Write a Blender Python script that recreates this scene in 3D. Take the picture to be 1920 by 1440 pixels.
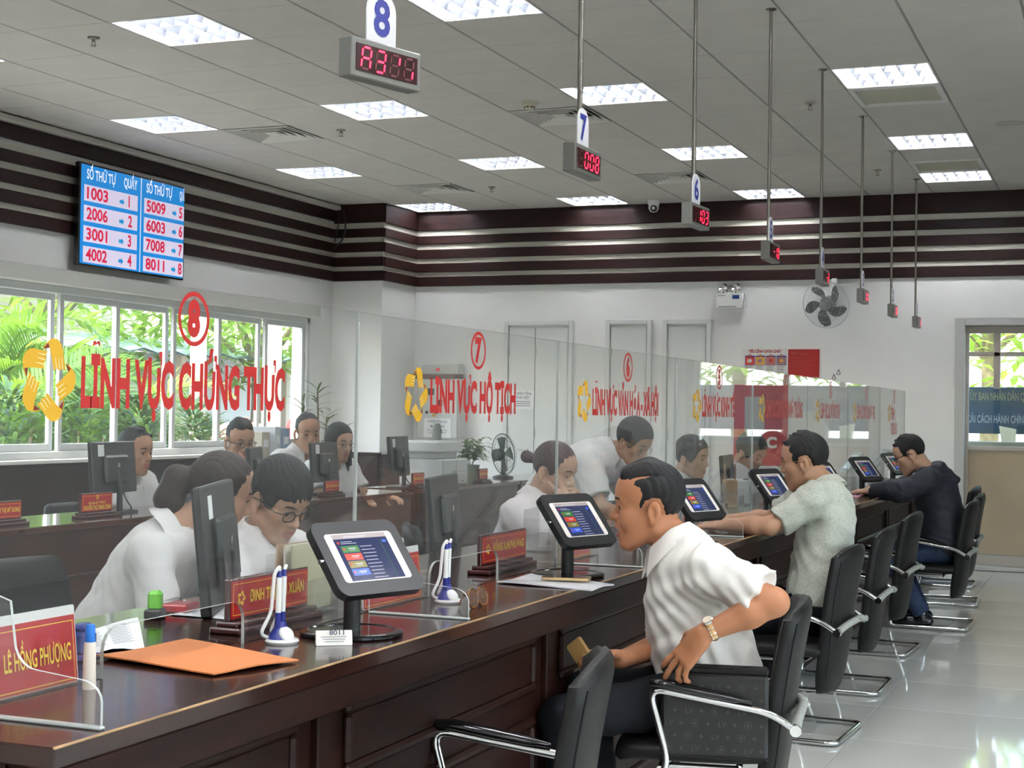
import bpy, math, random
import numpy as np
from mathutils import Vector, Matrix
random.seed(7); rng = np.random.default_rng(7)
S = bpy.context.scene
for o in list(bpy.data.objects): bpy.data.objects.remove(o)
COL = S.collection
# ------------------------------------------------------------------ camera
CAM_H = 1.40
_fw = Vector((-0.3748, 0.9269, 0.01917)).normalized()
_yaw, _pitch, _roll = 0.384207, 0.0191708, 0.0155786
_fw = Vector((-math.sin(_yaw)*math.cos(_pitch), math.cos(_yaw)*math.cos(_pitch), math.sin(_pitch)))
_rt = Vector((math.cos(_yaw), math.sin(_yaw), 0)); _up = _rt.cross(_fw)
_r2 = _rt*math.cos(_roll) + _up*math.sin(_roll); _u2 = -_rt*math.sin(_roll) + _up*math.cos(_roll)
cam = bpy.data.cameras.new('camera'); cam_o = bpy.data.objects.new('camera', cam); COL.objects.link(cam_o)
M = Matrix((_r2, _u2, -_fw)).transposed().to_4x4(); M.translation = (0, 0, CAM_H)
cam_o.matrix_world = M
cam.sensor_fit = 'HORIZONTAL'; cam.sensor_width = 36.0; cam.lens = 2850.0/1920*36
cam.clip_start = 0.05; cam.clip_end = 300
S.camera = cam_o
# ------------------------------------------------------------------ view + world
S.view_settings.view_transform = 'Standard'; S.view_settings.look = 'None'
S.view_settings.gamma = 1.0; S.view_settings.use_curve_mapping = False
S.view_settings.exposure = 1.1
S.cycles.use_denoising = True
S.cycles.transparent_max_bounces = 40; S.cycles.max_bounces = 6
S.cycles.diffuse_bounces = 4; S.cycles.glossy_bounces = 3; S.cycles.transmission_bounces = 4
S.cycles.sample_clamp_indirect = 6.0
S.cycles.use_light_tree = False; S.cycles.adaptive_threshold = .08
S.cycles.caustics_reflective = False; S.cycles.caustics_refractive = False
W = bpy.data.worlds.new('world'); S.world = W; W.use_nodes = True
wn = W.node_tree.nodes; wl = W.node_tree.links
bg = wn['Background']; sky = wn.new('ShaderNodeTexSky'); sky.sky_type = 'NISHITA'
sky.sun_disc = False; sky.sun_elevation = math.radians(55); sky.sun_rotation = math.radians(200)
sky.air_density = 1.2; sky.dust_density = 3.0
wl.new(sky.outputs[0], bg.inputs[0]); bg.inputs[1].default_value = 0.8
sun = bpy.data.lights.new('sun', 'SUN'); sun.energy = 4.0; sun.angle = math.radians(3)
sun.color = (1, .96, .88)
sun_o = bpy.data.objects.new('sun', sun); COL.objects.link(sun_o); sun_o.location = (-20, -5, 30)
sun_o.rotation_euler = (math.radians(28), math.radians(-24), 0)
TUBE = 128.0      # emission strength of the fluorescent tubes
# ------------------------------------------------------------------ materials
MATS = {}
def _pr(m): return m.node_tree.nodes['Principled BSDF']
def mat(name, col=(.8,.8,.8), rough=.5, metal=0, spec=.5, noise=0, nscale=8, bump=0, bscale=60, coat=0, emit=None, estr=0, sheen=0, stretch=None, alpha=None):
    if name in MATS: return MATS[name]
    m = bpy.data.materials.new(name); m.use_nodes = True; MATS[name] = m
    p = _pr(m); nt = m.node_tree
    p.inputs['Base Color'].default_value = (*col, 1); p.inputs['Roughness'].default_value = rough
    p.inputs['Metallic'].default_value = metal; p.inputs['Specular IOR Level'].default_value = spec
    if coat: p.inputs['Coat Weight'].default_value = coat; p.inputs['Coat Roughness'].default_value = .06
    if sheen: p.inputs['Sheen Weight'].default_value = sheen
    if emit: p.inputs['Emission Color'].default_value = (*emit, 1); p.inputs['Emission Strength'].default_value = estr
    co = None
    if noise or bump:
        tc = nt.nodes.new('ShaderNodeTexCoord'); co = tc.outputs['Object']
        if stretch:
            mp = nt.nodes.new('ShaderNodeMapping'); mp.inputs['Scale'].default_value = stretch
            nt.links.new(co, mp.inputs[0]); co = mp.outputs[0]
    if noise:
        n = nt.nodes.new('ShaderNodeTexNoise'); n.inputs['Scale'].default_value = nscale; n.inputs['Detail'].default_value = 5
        nt.links.new(co, n.inputs['Vector'])
        r = nt.nodes.new('ShaderNodeValToRGB'); r.color_ramp.elements[0].position = .3; r.color_ramp.elements[1].position = .72
        r.color_ramp.elements[0].color = (*[max(0, c*(1-noise)) for c in col], 1)
        r.color_ramp.elements[1].color = (*[min(1, c*(1+noise)) for c in col], 1)
        nt.links.new(n.outputs[0], r.inputs[0]); nt.links.new(r.outputs[0], p.inputs['Base Color'])
    if bump:
        n2 = nt.nodes.new('ShaderNodeTexNoise'); n2.inputs['Scale'].default_value = bscale; n2.inputs['Detail'].default_value = 3
        nt.links.new(co, n2.inputs['Vector'])
        b = nt.nodes.new('ShaderNodeBump'); b.inputs['Strength'].default_value = bump; b.inputs['Distance'].default_value = .002
        nt.links.new(n2.outputs[0], b.inputs['Height']); nt.links.new(b.outputs[0], p.inputs['Normal'])
    return m
def glass_mat(name, tint=(1,1,1), refl=.08, haze=.02, rough=.0, hazecol=(.9,.92,.92)):
    if name in MATS: return MATS[name]
    m = bpy.data.materials.new(name); m.use_nodes = True; MATS[name] = m
    nt = m.node_tree; nt.nodes.clear()
    out = nt.nodes.new('ShaderNodeOutputMaterial')
    tr = nt.nodes.new('ShaderNodeBsdfTransparent'); tr.inputs[0].default_value = (*tint, 1)
    gl = nt.nodes.new('ShaderNodeBsdfGlossy'); gl.inputs['Roughness'].default_value = rough
    lw = nt.nodes.new('ShaderNodeLayerWeight'); lw.inputs[0].default_value = .5
    pw = nt.nodes.new('ShaderNodeMath'); pw.operation = 'POWER'; pw.inputs[1].default_value = 5
    ma = nt.nodes.new('ShaderNodeMath'); ma.operation = 'MULTIPLY_ADD'; ma.inputs[1].default_value = .95; ma.inputs[2].default_value = .045
    mu = nt.nodes.new('ShaderNodeMath'); mu.operation = 'MULTIPLY'; mu.inputs[1].default_value = refl
    nt.links.new(lw.outputs['Facing'], pw.inputs[0]); nt.links.new(pw.outputs[0], ma.inputs[0])
    mx = nt.nodes.new('ShaderNodeMixShader'); nt.links.new(ma.outputs[0], mu.inputs[0]); nt.links.new(mu.outputs[0], mx.inputs[0])
    nt.links.new(tr.outputs[0], mx.inputs[1]); nt.links.new(gl.outputs[0], mx.inputs[2])
    df = nt.nodes.new('ShaderNodeBsdfDiffuse'); df.inputs[0].default_value = (*hazecol, 1)
    m2 = nt.nodes.new('ShaderNodeMixShader'); m2.inputs[0].default_value = haze
    nt.links.new(mx.outputs[0], m2.inputs[1]); nt.links.new(df.outputs[0], m2.inputs[2])
    nt.links.new(m2.outputs[0], out.inputs[0])
    return m
# ------------------------------------------------------------------ mesh collector
def vadd(a, b, s=1): return (a[0]+b[0]*s, a[1]+b[1]*s, a[2]+b[2]*s)
def frame_from(d):
    d = Vector(d).normalized(); a = Vector((0,0,1)) if abs(d.z) < .9 else Vector((1,0,0))
    x = d.cross(a).normalized(); return x, x.cross(d).normalized(), d
def fillet(pts, r, n=6):
    out = [Vector(pts[0])]
    for i in range(1, len(pts)-1):
        p = Vector(pts[i]); a = Vector(pts[i-1])-p; b = Vector(pts[i+1])-p
        rr = min(r, a.length*.48, b.length*.48); a = p+a.normalized()*rr; b = p+b.normalized()*rr
        for k in range(n+1):
            t = k/n; out.append(a*(1-t)**2 + p*2*t*(1-t) + b*t*t)
    out.append(Vector(pts[-1])); return out
def rrect(w, h, r, n=5, cx=0, cy=0):
    P = []
    for (sx, sy, a0) in ((1,1,0),(-1,1,90),(-1,-1,180),(1,-1,270)):
        for k in range(n+1):
            a = math.radians(a0+90*k/n); P.append((cx+sx*(w/2-r)+r*math.cos(a), cy+sy*(h/2-r)+r*math.sin(a)))
    return P
class MB:
    def __init__(s): s.v = []; s.f = []; s.m = []
    def add(s, vs, fs, mi=0):
        n = len(s.v); s.v.extend([tuple(v) for v in vs]); s.f.extend([tuple(i+n for i in f) for f in fs])
        s.m.extend([mi]*len(fs)); return s
    def box(s, c, d, mi=0, rot=None, bev=0):
        hx, hy, hz = d[0]/2, d[1]/2, d[2]/2
        if not bev:
            vs = [(x*hx, y*hy, z*hz) for x in (-1,1) for y in (-1,1) for z in (-1,1)]
            fs = [(0,1,3,2),(4,6,7,5),(0,4,5,1),(2,3,7,6),(0,2,6,4),(1,5,7,3)]
        else:
            b = min(bev, hx*.9, hy*.9, hz*.9); vs = []; ix = {}
            for x in (-1,1):
                for y in (-1,1):
                    for z in (-1,1):
                        for a in range(3):
                            q = [x*(hx-b), y*(hy-b), z*(hz-b)]; q[a] = (x*hx, y*hy, z*hz)[a]
                            ix[(x,y,z,a)] = len(vs); vs.append(tuple(q))
            fs = []
            for a in range(3):
                o1, o2 = (a+1) % 3, (a+2) % 3
                for sg in (-1,1):
                    r = []
                    for (p, q) in ((-1,-1),(1,-1),(1,1),(-1,1)):
                        k = [0,0,0]; k[a] = sg; k[o1] = p; k[o2] = q; r.append(ix[(*k, a)])
                    fs.append(tuple(r if sg > 0 else r[::-1]))
                for p in (-1,1):
                    for q in (-1,1):
                        k0 = [0,0,0]; k1 = [0,0,0]; k0[a] = -1; k1[a] = 1
                        for k in (k0, k1): k[o1] = p; k[o2] = q
                        r = [ix[(*k0,o1)], ix[(*k1,o1)], ix[(*k1,o2)], ix[(*k0,o2)]]
                        fs.append(tuple(r if p*q < 0 else r[::-1]))
            for x in (-1,1):
                for y in (-1,1):
                    for z in (-1,1):
                        r = [ix[(x,y,z,0)], ix[(x,y,z,1)], ix[(x,y,z,2)]]
                        fs.append(tuple(r if x*y*z > 0 else r[::-1]))
        if rot is not None: vs = [tuple(rot @ Vector(v)) for v in vs]
        return s.add([vadd(v, c) for v in vs], fs, mi)
    def cyl(s, a, b, r, r2=None, n=16, mi=0, caps=True):
        r2 = r if r2 is None else r2; x, y, d = frame_from(Vector(b)-Vector(a)); vs = []
        for (p, q) in ((a, r), (b, r2)):
            for k in range(n):
                t = 2*math.pi*k/n; vs.append(Vector(p)+x*math.cos(t)*q+y*math.sin(t)*q)
        fs = [(k, k+n, (k+1) % n+n, (k+1) % n) for k in range(n)]
        if caps: fs += [tuple(range(n)), tuple(range(2*n-1, n-1, -1))]
        return s.add(vs, fs, mi)
    def tube(s, pts, r, n=8, mi=0, closed=False, caps=True):
        pts = [Vector(p) for p in pts]; N = len(pts); vs = []; rs = r if isinstance(r, (list, tuple)) else [r]*N
        t0 = (pts[1]-pts[0]).normalized(); x, y, _ = frame_from(t0)
        for i, p in enumerate(pts):
            if closed: t = pts[(i+1) % N]-pts[i-1]
            else: t = pts[min(i+1, N-1)]-pts[max(i-1, 0)]
            t.normalize(); x = (x-t*x.dot(t)).normalized(); y = t.cross(x)
            for k in range(n):
                a = 2*math.pi*k/n; vs.append(p+x*math.cos(a)*rs[i]+y*math.sin(a)*rs[i])
        fs = []
        for i in range(N if closed else N-1):
            j = (i+1) % N
            for k in range(n): fs.append((i*n+k, i*n+(k+1) % n, j*n+(k+1) % n, j*n+k))
        if caps and not closed: fs += [tuple(range(n-1, -1, -1)), tuple(range((N-1)*n, N*n))]
        return s.add(vs, fs, mi)
    def lathe(s, prof, o=(0,0,0), n=24, mi=0, axis=None, caps=True):
        x, y, d = (Vector((1,0,0)), Vector((0,1,0)), Vector((0,0,1))) if axis is None else frame_from(axis)
        o = Vector(o); vs = []
        for (r, z) in prof:
            for k in range(n):
                a = 2*math.pi*k/n; vs.append(o+d*z+x*math.cos(a)*r+y*math.sin(a)*r)
        fs = []
        for i in range(len(prof)-1):
            for k in range(n): fs.append((i*n+k, i*n+(k+1) % n, (i+1)*n+(k+1) % n, (i+1)*n+k))
        if caps: fs += [tuple(range(n-1, -1, -1)), tuple(range((len(prof)-1)*n, len(prof)*n))]
        return s.add(vs, fs, mi)
    def prism(s, poly, o, ux, uy, t, mi=0, ms=None):
        o = Vector(o); ux = Vector(ux).normalized(); uy = Vector(uy).normalized(); w = ux.cross(uy); n = len(poly)
        vs = [o+ux*p[0]+uy*p[1]+w*(t/2) for p in poly]+[o+ux*p[0]+uy*p[1]-w*(t/2) for p in poly]
        s.add(vs, [tuple(range(n)), tuple(range(2*n-1, n-1, -1))], mi)
        k = len(s.v)-2*n; ms = mi if ms is None else ms
        fs = [(k+i, k+n+i, k+n+(i+1) % n, k+(i+1) % n) for i in range(n)]
        s.f.extend(fs); s.m.extend([ms]*n); return s
    def flat(s, vs2, fs, o, ux, uy, mi=0, dz=0):
        o = Vector(o); ux = Vector(ux); uy = Vector(uy); w = ux.cross(uy).normalized()
        return s.add([o+ux*p[0]+uy*p[1]+w*dz for p in vs2], fs, mi)
    def quad(s, x0, y0, x1, y1, o, ux, uy, mi=0, dz=0):
        return s.flat([(x0,y0),(x1,y0),(x1,y1),(x0,y1)], [(0,1,2,3)], o, ux, uy, mi, dz)
    def loft(s, rings, mi=0, caps=True, closed=True):
        n = len(rings[0]); vs = [p for r in rings for p in r]; fs = []
        for i in range(len(rings)-1):
            for k in range(n if closed else n-1): fs.append((i*n+k, i*n+(k+1) % n, (i+1)*n+(k+1) % n, (i+1)*n+k))
        if caps: fs += [tuple(range(n-1, -1, -1)), tuple(range((len(rings)-1)*n, len(rings)*n))]
        return s.add(vs, fs, mi)
    def mesh(s, name, mats, smooth=None):
        me = bpy.data.meshes.new(name); me.from_pydata(s.v, [], s.f)
        for m in (mats if isinstance(mats, (list, tuple)) else [mats]): me.materials.append(m)
        me.polygons.foreach_set('material_index', s.m)
        if smooth:
            me.polygons.foreach_set('use_smooth', [True]*len(me.polygons)); me.set_sharp_from_angle(angle=math.radians(smooth))
        me.update(); return me
    def build(s, name, mats, parent=None, loc=(0,0,0), rz=0, smooth=None):
        return link(name, s.mesh(name, mats, smooth), parent, loc, rz)
def link(name, me, parent=None, loc=(0,0,0), rz=0):
    o = bpy.data.objects.new(name, me); COL.objects.link(o); o.location = loc; o.rotation_euler = (0,0,rz)
    if parent: o.parent = parent
    return o
def tag(o, label=None, cat=None, group=None, kind=None):
    if label: o['label'] = label
    if cat: o['category'] = cat
    if group: o['group'] = group
    if kind: o['kind'] = kind
    return o
def empty(name, loc=(0,0,0), rz=0, label=None, cat=None, group=None, kind=None):
    o = bpy.data.objects.new(name, None); COL.objects.link(o); o.location = loc; o.rotation_euler = (0,0,rz)
    o.empty_display_size = .05
    return tag(o, label, cat, group, kind)
def dup(root, loc=None, rz=None, label=None, parent=None, deep=True):
    r = root.copy(); COL.objects.link(r); r.parent = parent if parent else root.parent
    if loc is not None: r.location = loc
    if rz is not None: r.rotation_euler = (0,0,rz)
    if label: r['label'] = label
    if deep:
        for ch in list(root.children): dup(ch, parent=r)
    return r
_tc = {}; _cap = []
def cap_h():
    if not _cap:
        cu = bpy.data.curves.new('t', 'FONT'); cu.body = 'H'; cu.size = 1.0; ob = bpy.data.objects.new('t', cu); me = ob.to_mesh()
        _cap.append(max(v.co.y for v in me.vertices)); ob.to_mesh_clear(); bpy.data.objects.remove(ob); bpy.data.curves.remove(cu)
    return _cap[0]
def text2d(body, h=1.0, bold=0.0, xs=1.0, align='L'):
    key = (body, bold)
    if key not in _tc:
        cu = bpy.data.curves.new('t', 'FONT'); cu.body = body; cu.size = 1.0; cu.offset = bold; cu.resolution_u = 3
        ob = bpy.data.objects.new('t', cu); me = ob.to_mesh()
        vs = [(v.co.x, v.co.y) for v in me.vertices]; fs = [tuple(p.vertices) for p in me.polygons]
        ob.to_mesh_clear(); bpy.data.objects.remove(ob); bpy.data.curves.remove(cu); _tc[key] = (vs, fs)
    vs, fs = _tc[key]; k = h/cap_h()
    x0 = min(v[0] for v in vs); x1 = max(v[0] for v in vs); w = (x1-x0)*k*xs
    sh = {'L': 0, 'C': -w/2, 'R': -w}[align]
    return [((v[0]-x0)*k*xs+sh, v[1]*k) for v in vs], fs, w
def put_text(mb, body, h, o, ux, uy, mi=0, dz=.0006, bold=0.02, width=None, align='L', xs=1.0):
    vs, fs, w = text2d(body, h, bold, xs, align)
    if width: vs = [(v[0]*width/w, v[1]) for v in vs]
    return mb.flat(vs, fs, o, ux, uy, mi, dz)
UX, UY, UZ = (1,0,0), (0,1,0), (0,0,1)
NX, NY, NZ = (-1,0,0), (0,-1,0), (0,0,-1)
# palette
M_white = mat('wall_paint', (.87,.875,.86), .75, noise=.02, nscale=2)
M_trimw = mat('trim_paint', (.70,.70,.66), .5)
M_doorw = mat('door_paint', (.74,.76,.75), .35, noise=.02, nscale=1.5)
M_ceilt = mat('ceiling_board', (.62,.595,.55), .85, bump=.15, bscale=220, noise=.03, nscale=3)
M_ceilb = mat('ceiling_grid', (.30,.29,.27), .7)
M_wood = mat('mahogany', (.016,.0052,.0034), .45, noise=.35, nscale=6, stretch=(6,1.2,6), coat=.0, spec=.16)
M_band = mat('band_wood', (.020,.0065,.006), .45, spec=.25, noise=.3, nscale=5, stretch=(1.5,1.5,14))
M_woodb = mat('desk_wood', (.050,.017,.011), .30, noise=.35, nscale=5, stretch=(5,1.2,5), coat=.25)
M_ctop = mat('counter_top', (.026,.0085,.006), .19, noise=.35, nscale=5, stretch=(7,1.0,7), coat=.3)
M_black = mat('black_plastic', (.012,.012,.013), .38)
M_gblack = mat('gloss_black', (.008,.008,.009), .12)
M_leather = mat('black_leather', (.0085,.0085,.0078), .45, spec=.24, bump=.25, bscale=180, noise=.15, nscale=3)
M_chrome = mat('chrome', (.86,.86,.86), .08, metal=1)
M_steel = mat('brushed_steel', (.62,.61,.58), .28, metal=1)
M_red = mat('red_plate', (.47,.014,.022), .28)
M_gold = mat('gold_print', (.90,.62,.05), .4)
M_yellow = mat('decal_yellow', (.60,.33,.010), .5)
M_decalred = mat('decal_red', (.42,.012,.011), .45)
M_dkred = mat('decal_dark_red', (.16,.01,.01), .5)  # dark red print on the emblem folds
M_paper = mat('paper', (.86,.87,.88), .7)
M_ink = mat('ink', (.10,.11,.15), .7)
M_blue = mat('sign_blue', (.02,.03,.25), .5)
M_whitep = mat('white_plastic', (.80,.80,.78), .35)
M_alu = mat('aluminium_frame', (.62,.64,.63), .4, metal=0)
M_glass = glass_mat('acrylic', (.985,.99,.985), refl=.8, haze=.018)
M_fin = glass_mat('fin_acrylic', (.985,.99,.99), refl=.8, haze=.02)
M_edge = mat('acrylic_edge', (.46,.49,.47), .3)
M_pane = glass_mat('window_glass', (.97,.985,.98), refl=.6, haze=.015)
# ================================================================== STRUCTURE
ZC = 3.558; YB = 14.90; XL = -7.75; XR = 4.2; YF = -3.0
GX, GY = -1.118, 8.21      # ceiling grid origin, pitch 0.6
# ---- floor
M_ftile = mat('floor_tile', (.66,.66,.60), .05, noise=.05, nscale=1.2, spec=.6)
M_fbase = mat('floor_base', (.56,.56,.51), .12, noise=.05, nscale=1.2)
mb = MB().box(((XL+XR)/2, (YB+YF)/2, -.06), (XR-XL+.6, YB-YF+.6, .112))
floor = tag(mb.build('floor', M_fbase), kind='structure')
tile_me = MB().box((0,0,-.002), (.797,.797,.004), bev=.0012).mesh('floor_tile', M_ftile)
for i in range(-1, 7):
    for j in range(0, 16):
        x = -1.11+.8*(i)+.4; y = 2.77+.8*j+.4
        if y+.4 > YB or x+.4 > XR: continue
        link('floor_tile', tile_me, floor, (x, y, 0))
# ---- ceiling
mb = MB().box(((XL+XR)/2, (YB+YF)/2, ZC+.215), (XR-XL+.6, YB-YF+.6, .15))
mb.box(((XL+XR)/2, (5.2+YF)/2, ZC+.02), (XR-XL+.3, 5.2-YF, .02), 1)      # plain soffit behind the viewer's head
ceiling = tag(mb.build('ceiling', [M_ceilb, M_ceilt]), kind='structure')
tbar = MB()
for s in range(-12, 10):
    x = GX+.6*s
    if XL < x < XR: tbar.box((x, (5.2+YB)/2, ZC+.010), (.024, YB-5.2, .012))
tbar.build('grid_bar_long', M_ceilb, ceiling)  # dark colour stands in for shadow in the lengthwise joints
tbar = MB()
for r in range(-5, 12):
    y = GY+.6*r
    tbar.box(((XL+XR)/2, y, ZC+.011), (XR-XL, .022, .010))
tbar.build('grid_bar_cross', mat('grid_highlight', (.60,.59,.56), .6), ceiling)  # paler colour stands in for highlights along the cross joints
tile_c = MB().box((0,0,.008), (.586,.596,.016), bev=.003).mesh('ceiling_tile', M_ceilt)
LIGHT_CELLS = {(-10,2),(-10,6),(-10,10),(-7,-2),(-7,2),(-7,6),(-7,10),(-4,-2),(-4,2),(-4,6),(-4,10),(-1,2),(-1,6),(-1,9),(-10,-2),(-1,-2)}
VENT_CELLS = {(-9,3),(-5,3),(-9,8),(-5,8)}
PANEL_CELLS = {(-1,3),(-1,8)}
YT0 = GY-.6*5
for s in range(-12, 5):
    for r in range(-5, 12):
        if (s, r) in LIGHT_CELLS or (s, r) in VENT_CELLS or (s, r) in PANEL_CELLS: continue
        x = GX+.6*s+.3; y = GY+.6*r+.3
        if x-.3 < XL-.2 or y-.3 > YB: continue
        o = link('ceiling_tile', tile_c, ceiling, (x, y, ZC))
        xa = max(x-.3, XL); xb = x+.3; ya = y-.3; yb = min(y+.3, YB)
        if xa > x-.3 or yb < y+.3:
            o.scale = ((xb-xa)/.6, (yb-ya)/.6, 1); o.location = ((xa+xb)/2, (ya+yb)/2, ZC)
mb = MB().box(((GX+.6*5+XR)/2, (5.2+YB)/2, ZC+.012), (XR-GX-3.0, YB-5.2, .02)); mb.build('ceiling_board_edge', M_ceilt, ceiling)
# ---- walls
wall = MB().box(((XL+XR)/2, YB+.1, ZC/2), (.01, .01, .01))
def wall_boxes(name, boxes, m=M_white):
    w = MB()
    for (x0, x1, y0, y1, z0, z1) in boxes: w.box(((x0+x1)/2, (y0+y1)/2, (z0+z1)/2), (x1-x0, y1-y0, z1-z0))
    return tag(w.build(name, m), kind='structure')
DX0, DX1, DZ1 = -1.50, .42, 2.36       # right-hand glazed door opening
wall_back = wall_boxes('wall_back', [(XL-.3, DX0, YB, YB+.25, 0, ZC+.1), (DX1, XR+.3, YB, YB+.25, 0, ZC+.1), (DX0, DX1, YB, YB+.25, DZ1, ZC+.1)])
WY0, WY1, WZ0, WZ1 = 5.83, 13.62, .985, 2.34
wall_left = wall_boxes('wall_left', [(XL-.2, XL, YF-.3, YB, 0, WZ0), (XL-.2, XL, YF-.3, YB, WZ1, ZC+.1), (XL-.2, XL, WY1, YB, WZ0, WZ1), (XL-.2, XL, YF-.3, WY0, WZ0, WZ1)])
COLX, COLY = -7.17, 14.10
tag(wall_boxes('wall_column', [(XL, COLX, COLY, YB, 0, ZC)]), kind='structure')
wall_front = wall_boxes('wall_front', [(XL, XR+.3, YF-.2, YF, 0, ZC+.1)])
RW = [(-1.6, 1.4), (2.0, 5.0), (5.6, 8.4)]
bx = [(XR, XR+.2, YF, YB, 0, .5), (XR, XR+.2, YF, YB, 2.7, ZC+.1)]
ys = [YF]+[q for p in RW for q in p]+[YB]
for k in range(0, len(ys), 2): bx.append((XR, XR+.2, ys[k], ys[k+1], .5, 2.7))
wall_right = wall_boxes('wall_right', bx)
# ---- dark wood bands: five boards on each wall, one mesh per run of board
bands = [(3.36, ZC), (3.209, 3.30), (3.055, 3.153), (2.906, 3.002), (2.755, 2.857)]
tb = empty('trim_1', (0,0,0), kind='structure')
for (z0, z1) in bands:
    zc = (z0+z1)/2; hh = z1-z0
    MB().box(((COLX+XR)/2+.02, YB-.02, zc), (XR-COLX-.04, .04, hh), bev=.003).build('wood_board', M_band, tb)
    MB().box((COLX+.02, (COLY+YB)/2-.02, zc), (.04, YB-COLY, hh), bev=.003).build('wood_board', M_band, tb)
    MB().box(((XL+COLX)/2+.02, COLY-.02, zc), (COLX-XL, .04, hh), bev=.003).build('wood_board', M_band, tb)
    MB().box((XL+.02, (YF+COLY)/2, zc), (.04, COLY-YF-.04, hh if z1 < 3.5 else hh-.05), bev=.003).build('wood_board', M_band, tb)
M_cream = mat('cream_strip', (.62,.60,.52), .6)
tc_ = empty('trim_2', (0,0,0), kind='structure')
for k in range(4):
    z0, z1 = bands[k+1][1], bands[k][0]; zc = (z0+z1)/2; hh = z1-z0
    MB().box(((COLX+XR)/2, YB-.006, zc), (XR-COLX, .012, hh)).build('cream_strip', M_cream, tc_)
    MB().box((COLX+.006, (COLY+YB)/2, zc), (.012, YB-COLY, hh)).build('cream_strip', M_cream, tc_)
    MB().box(((XL+COLX)/2, COLY-.006, zc), (COLX-XL, .012, hh)).build('cream_strip', M_cream, tc_)
    MB().box((XL+.006, (YF+COLY)/2, zc), (.012, COLY-YF, hh)).build('cream_strip', M_cream, tc_)
tag(MB().box((XL+.05, (YF+COLY)/2, ZC-.035), (.10, COLY-YF, .05), bev=.01).build('trim_3', mat('cornice', (.50,.48,.43), .7)), kind='structure')
# ---- wainscot below the window
ws = tag(MB().box((XL+.02, (YF+COLY)/2, .475), (.04, COLY-YF, .95)).build('trim_4', M_band), kind='structure')
MB().box((XL+.04, (YF+COLY)/2, .955), (.09, COLY-YF, .035), bev=.006).build('wainscot_cap', M_wood, ws)
MB().box(((XL+COLX)/2, COLY-.02, .475), (COLX-XL, .04, .95)).build('wainscot_panel', M_band, ws)
MB().box((COLX+.02, (COLY+YB)/2-.02, .475), (.04, YB-COLY, .95)).build('wainscot_panel', M_band, ws)
MB().box(((XL+COLX)/2, COLY-.025, .955), (COLX-XL+.05, .06, .03), bev=.006).build('wainscot_cap', M_wood, ws)
# ---- window on the left wall
win = empty('window_1', (XL, 0, 0), kind='structure')
w = MB()
w.box((-.06, (WY0+WY1)/2, WZ0+.03), (.14, WY1-WY0, .06), bev=.004); w.box((-.06, (WY0+WY1)/2, WZ1-.03), (.14, WY1-WY0, .06), bev=.004)
w.box((-.06, WY0+.03, (WZ0+WZ1)/2), (.14, .06, WZ1-WZ0), bev=.004); w.box((-.06, WY1-.03, (WZ0+WZ1)/2), (.14, .06, WZ1-WZ0), bev=.004)
w.build('window_frame', M_alu, win)
MB().box((.03, (WY0+WY1)/2, WZ0-.012), (.16, WY1-WY0+.1, .03), bev=.006).build('window_sill', M_trimw, win)
MB().box((.05, (WY0+WY1)/2, WZ1+.06), (.12, WY1-WY0+.08, .12), bev=.008).build('blind_box', mat('blind_box', (.56,.56,.52), .6), win)
bw = (WY1-WY0-.12)/10
sash = MB(); fz0, fz1 = WZ0+.06, WZ1-.06
for (dy, wd) in ((-bw/2+.025, .05), (bw/2-.025, .05)): sash.box((0, dy, (fz0+fz1)/2), (.035, wd, fz1-fz0), bev=.004)
sash.box((0, 0, fz0+.03), (.035, bw-.1, .06), bev=.004); sash.box((0, 0, fz1-.025), (.035, bw-.1, .05), bev=.004)
sash_me = sash.mesh('sash', M_alu); pane_me = MB().box((0,0,(fz0+fz1)/2), (.005, bw-.1, fz1-fz0-.11)).mesh('pane', M_pane)
for k in range(10):
    y = WY0+.06+bw*(k+.5); sx = -.035 if k % 2 else -.085
    so = link('sash', sash_me, win, (sx, y, 0)); link('pane', pane_me, so, (0,0,0))
# ---- right side windows (seen in reflections)
for n, (a, b) in enumerate(RW):
    wr = empty('window_%d' % (n+2), (XR, 0, 0), kind='structure'); w = MB()
    for z in (.53, 2.67): w.box((.08, (a+b)/2, z), (.12, b-a, .06), bev=.004)
    for k in range(5): w.box((.08, a+(b-a)*k/4, 1.6), (.10, .05, 2.1), bev=.004)
    w.build('window_frame', M_alu, wr)
    MB().box((.10, (a+b)/2, 1.6), (.006, b-a-.06, 2.08)).build('pane', M_pane, wr)
# ---- flush service doors in the back wall
def leaf_door(name, x0, x1, z1, split=None):
    d = empty(name, (0, YB, 0), kind='structure'); f = MB()
    for (a, b) in ((x0, x0+.045), (x1-.045, x1)): f.box(((a+b)/2, -.012, z1/2), (.045, .05, z1), bev=.004)
    f.box(((x0+x1)/2, -.012, z1-.022), (x1-x0-.09, .05, .045), bev=.004); f.build('door_frame', M_doorw, d)
    es = [x0+.05, x1-.05] if split is None else [x0+.05, split, x1-.05]
    for a, b in zip(es, es[1:]):
        lf = MB().box(((a+b)/2, -.006, z1/2-.03), (b-a-.008, .03, z1-.07), bev=.003).build('door_leaf', M_doorw, d)
        h = MB().box((b-.07, -.045, 1.02), (.02, .03, .02)); h.tube(fillet([(b-.07,-.055,1.02), (b-.17,-.055,1.02)], .01), .009)
        h.build('door_handle', M_steel, lf, smooth=40)
        for z in (.35, 1.2, 2.05): MB().cyl((a+.006, -.026, z-.05), (a+.006, -.026, z+.05), .008, n=8).build('hinge', M_steel, lf)
    return d
leaf_door('door_1', -6.11, -5.34, 2.37, -5.76); leaf_door('door_2', -4.98, -4.49, 2.375); leaf_door('door_3', -4.37, -3.87, 2.37)
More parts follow.
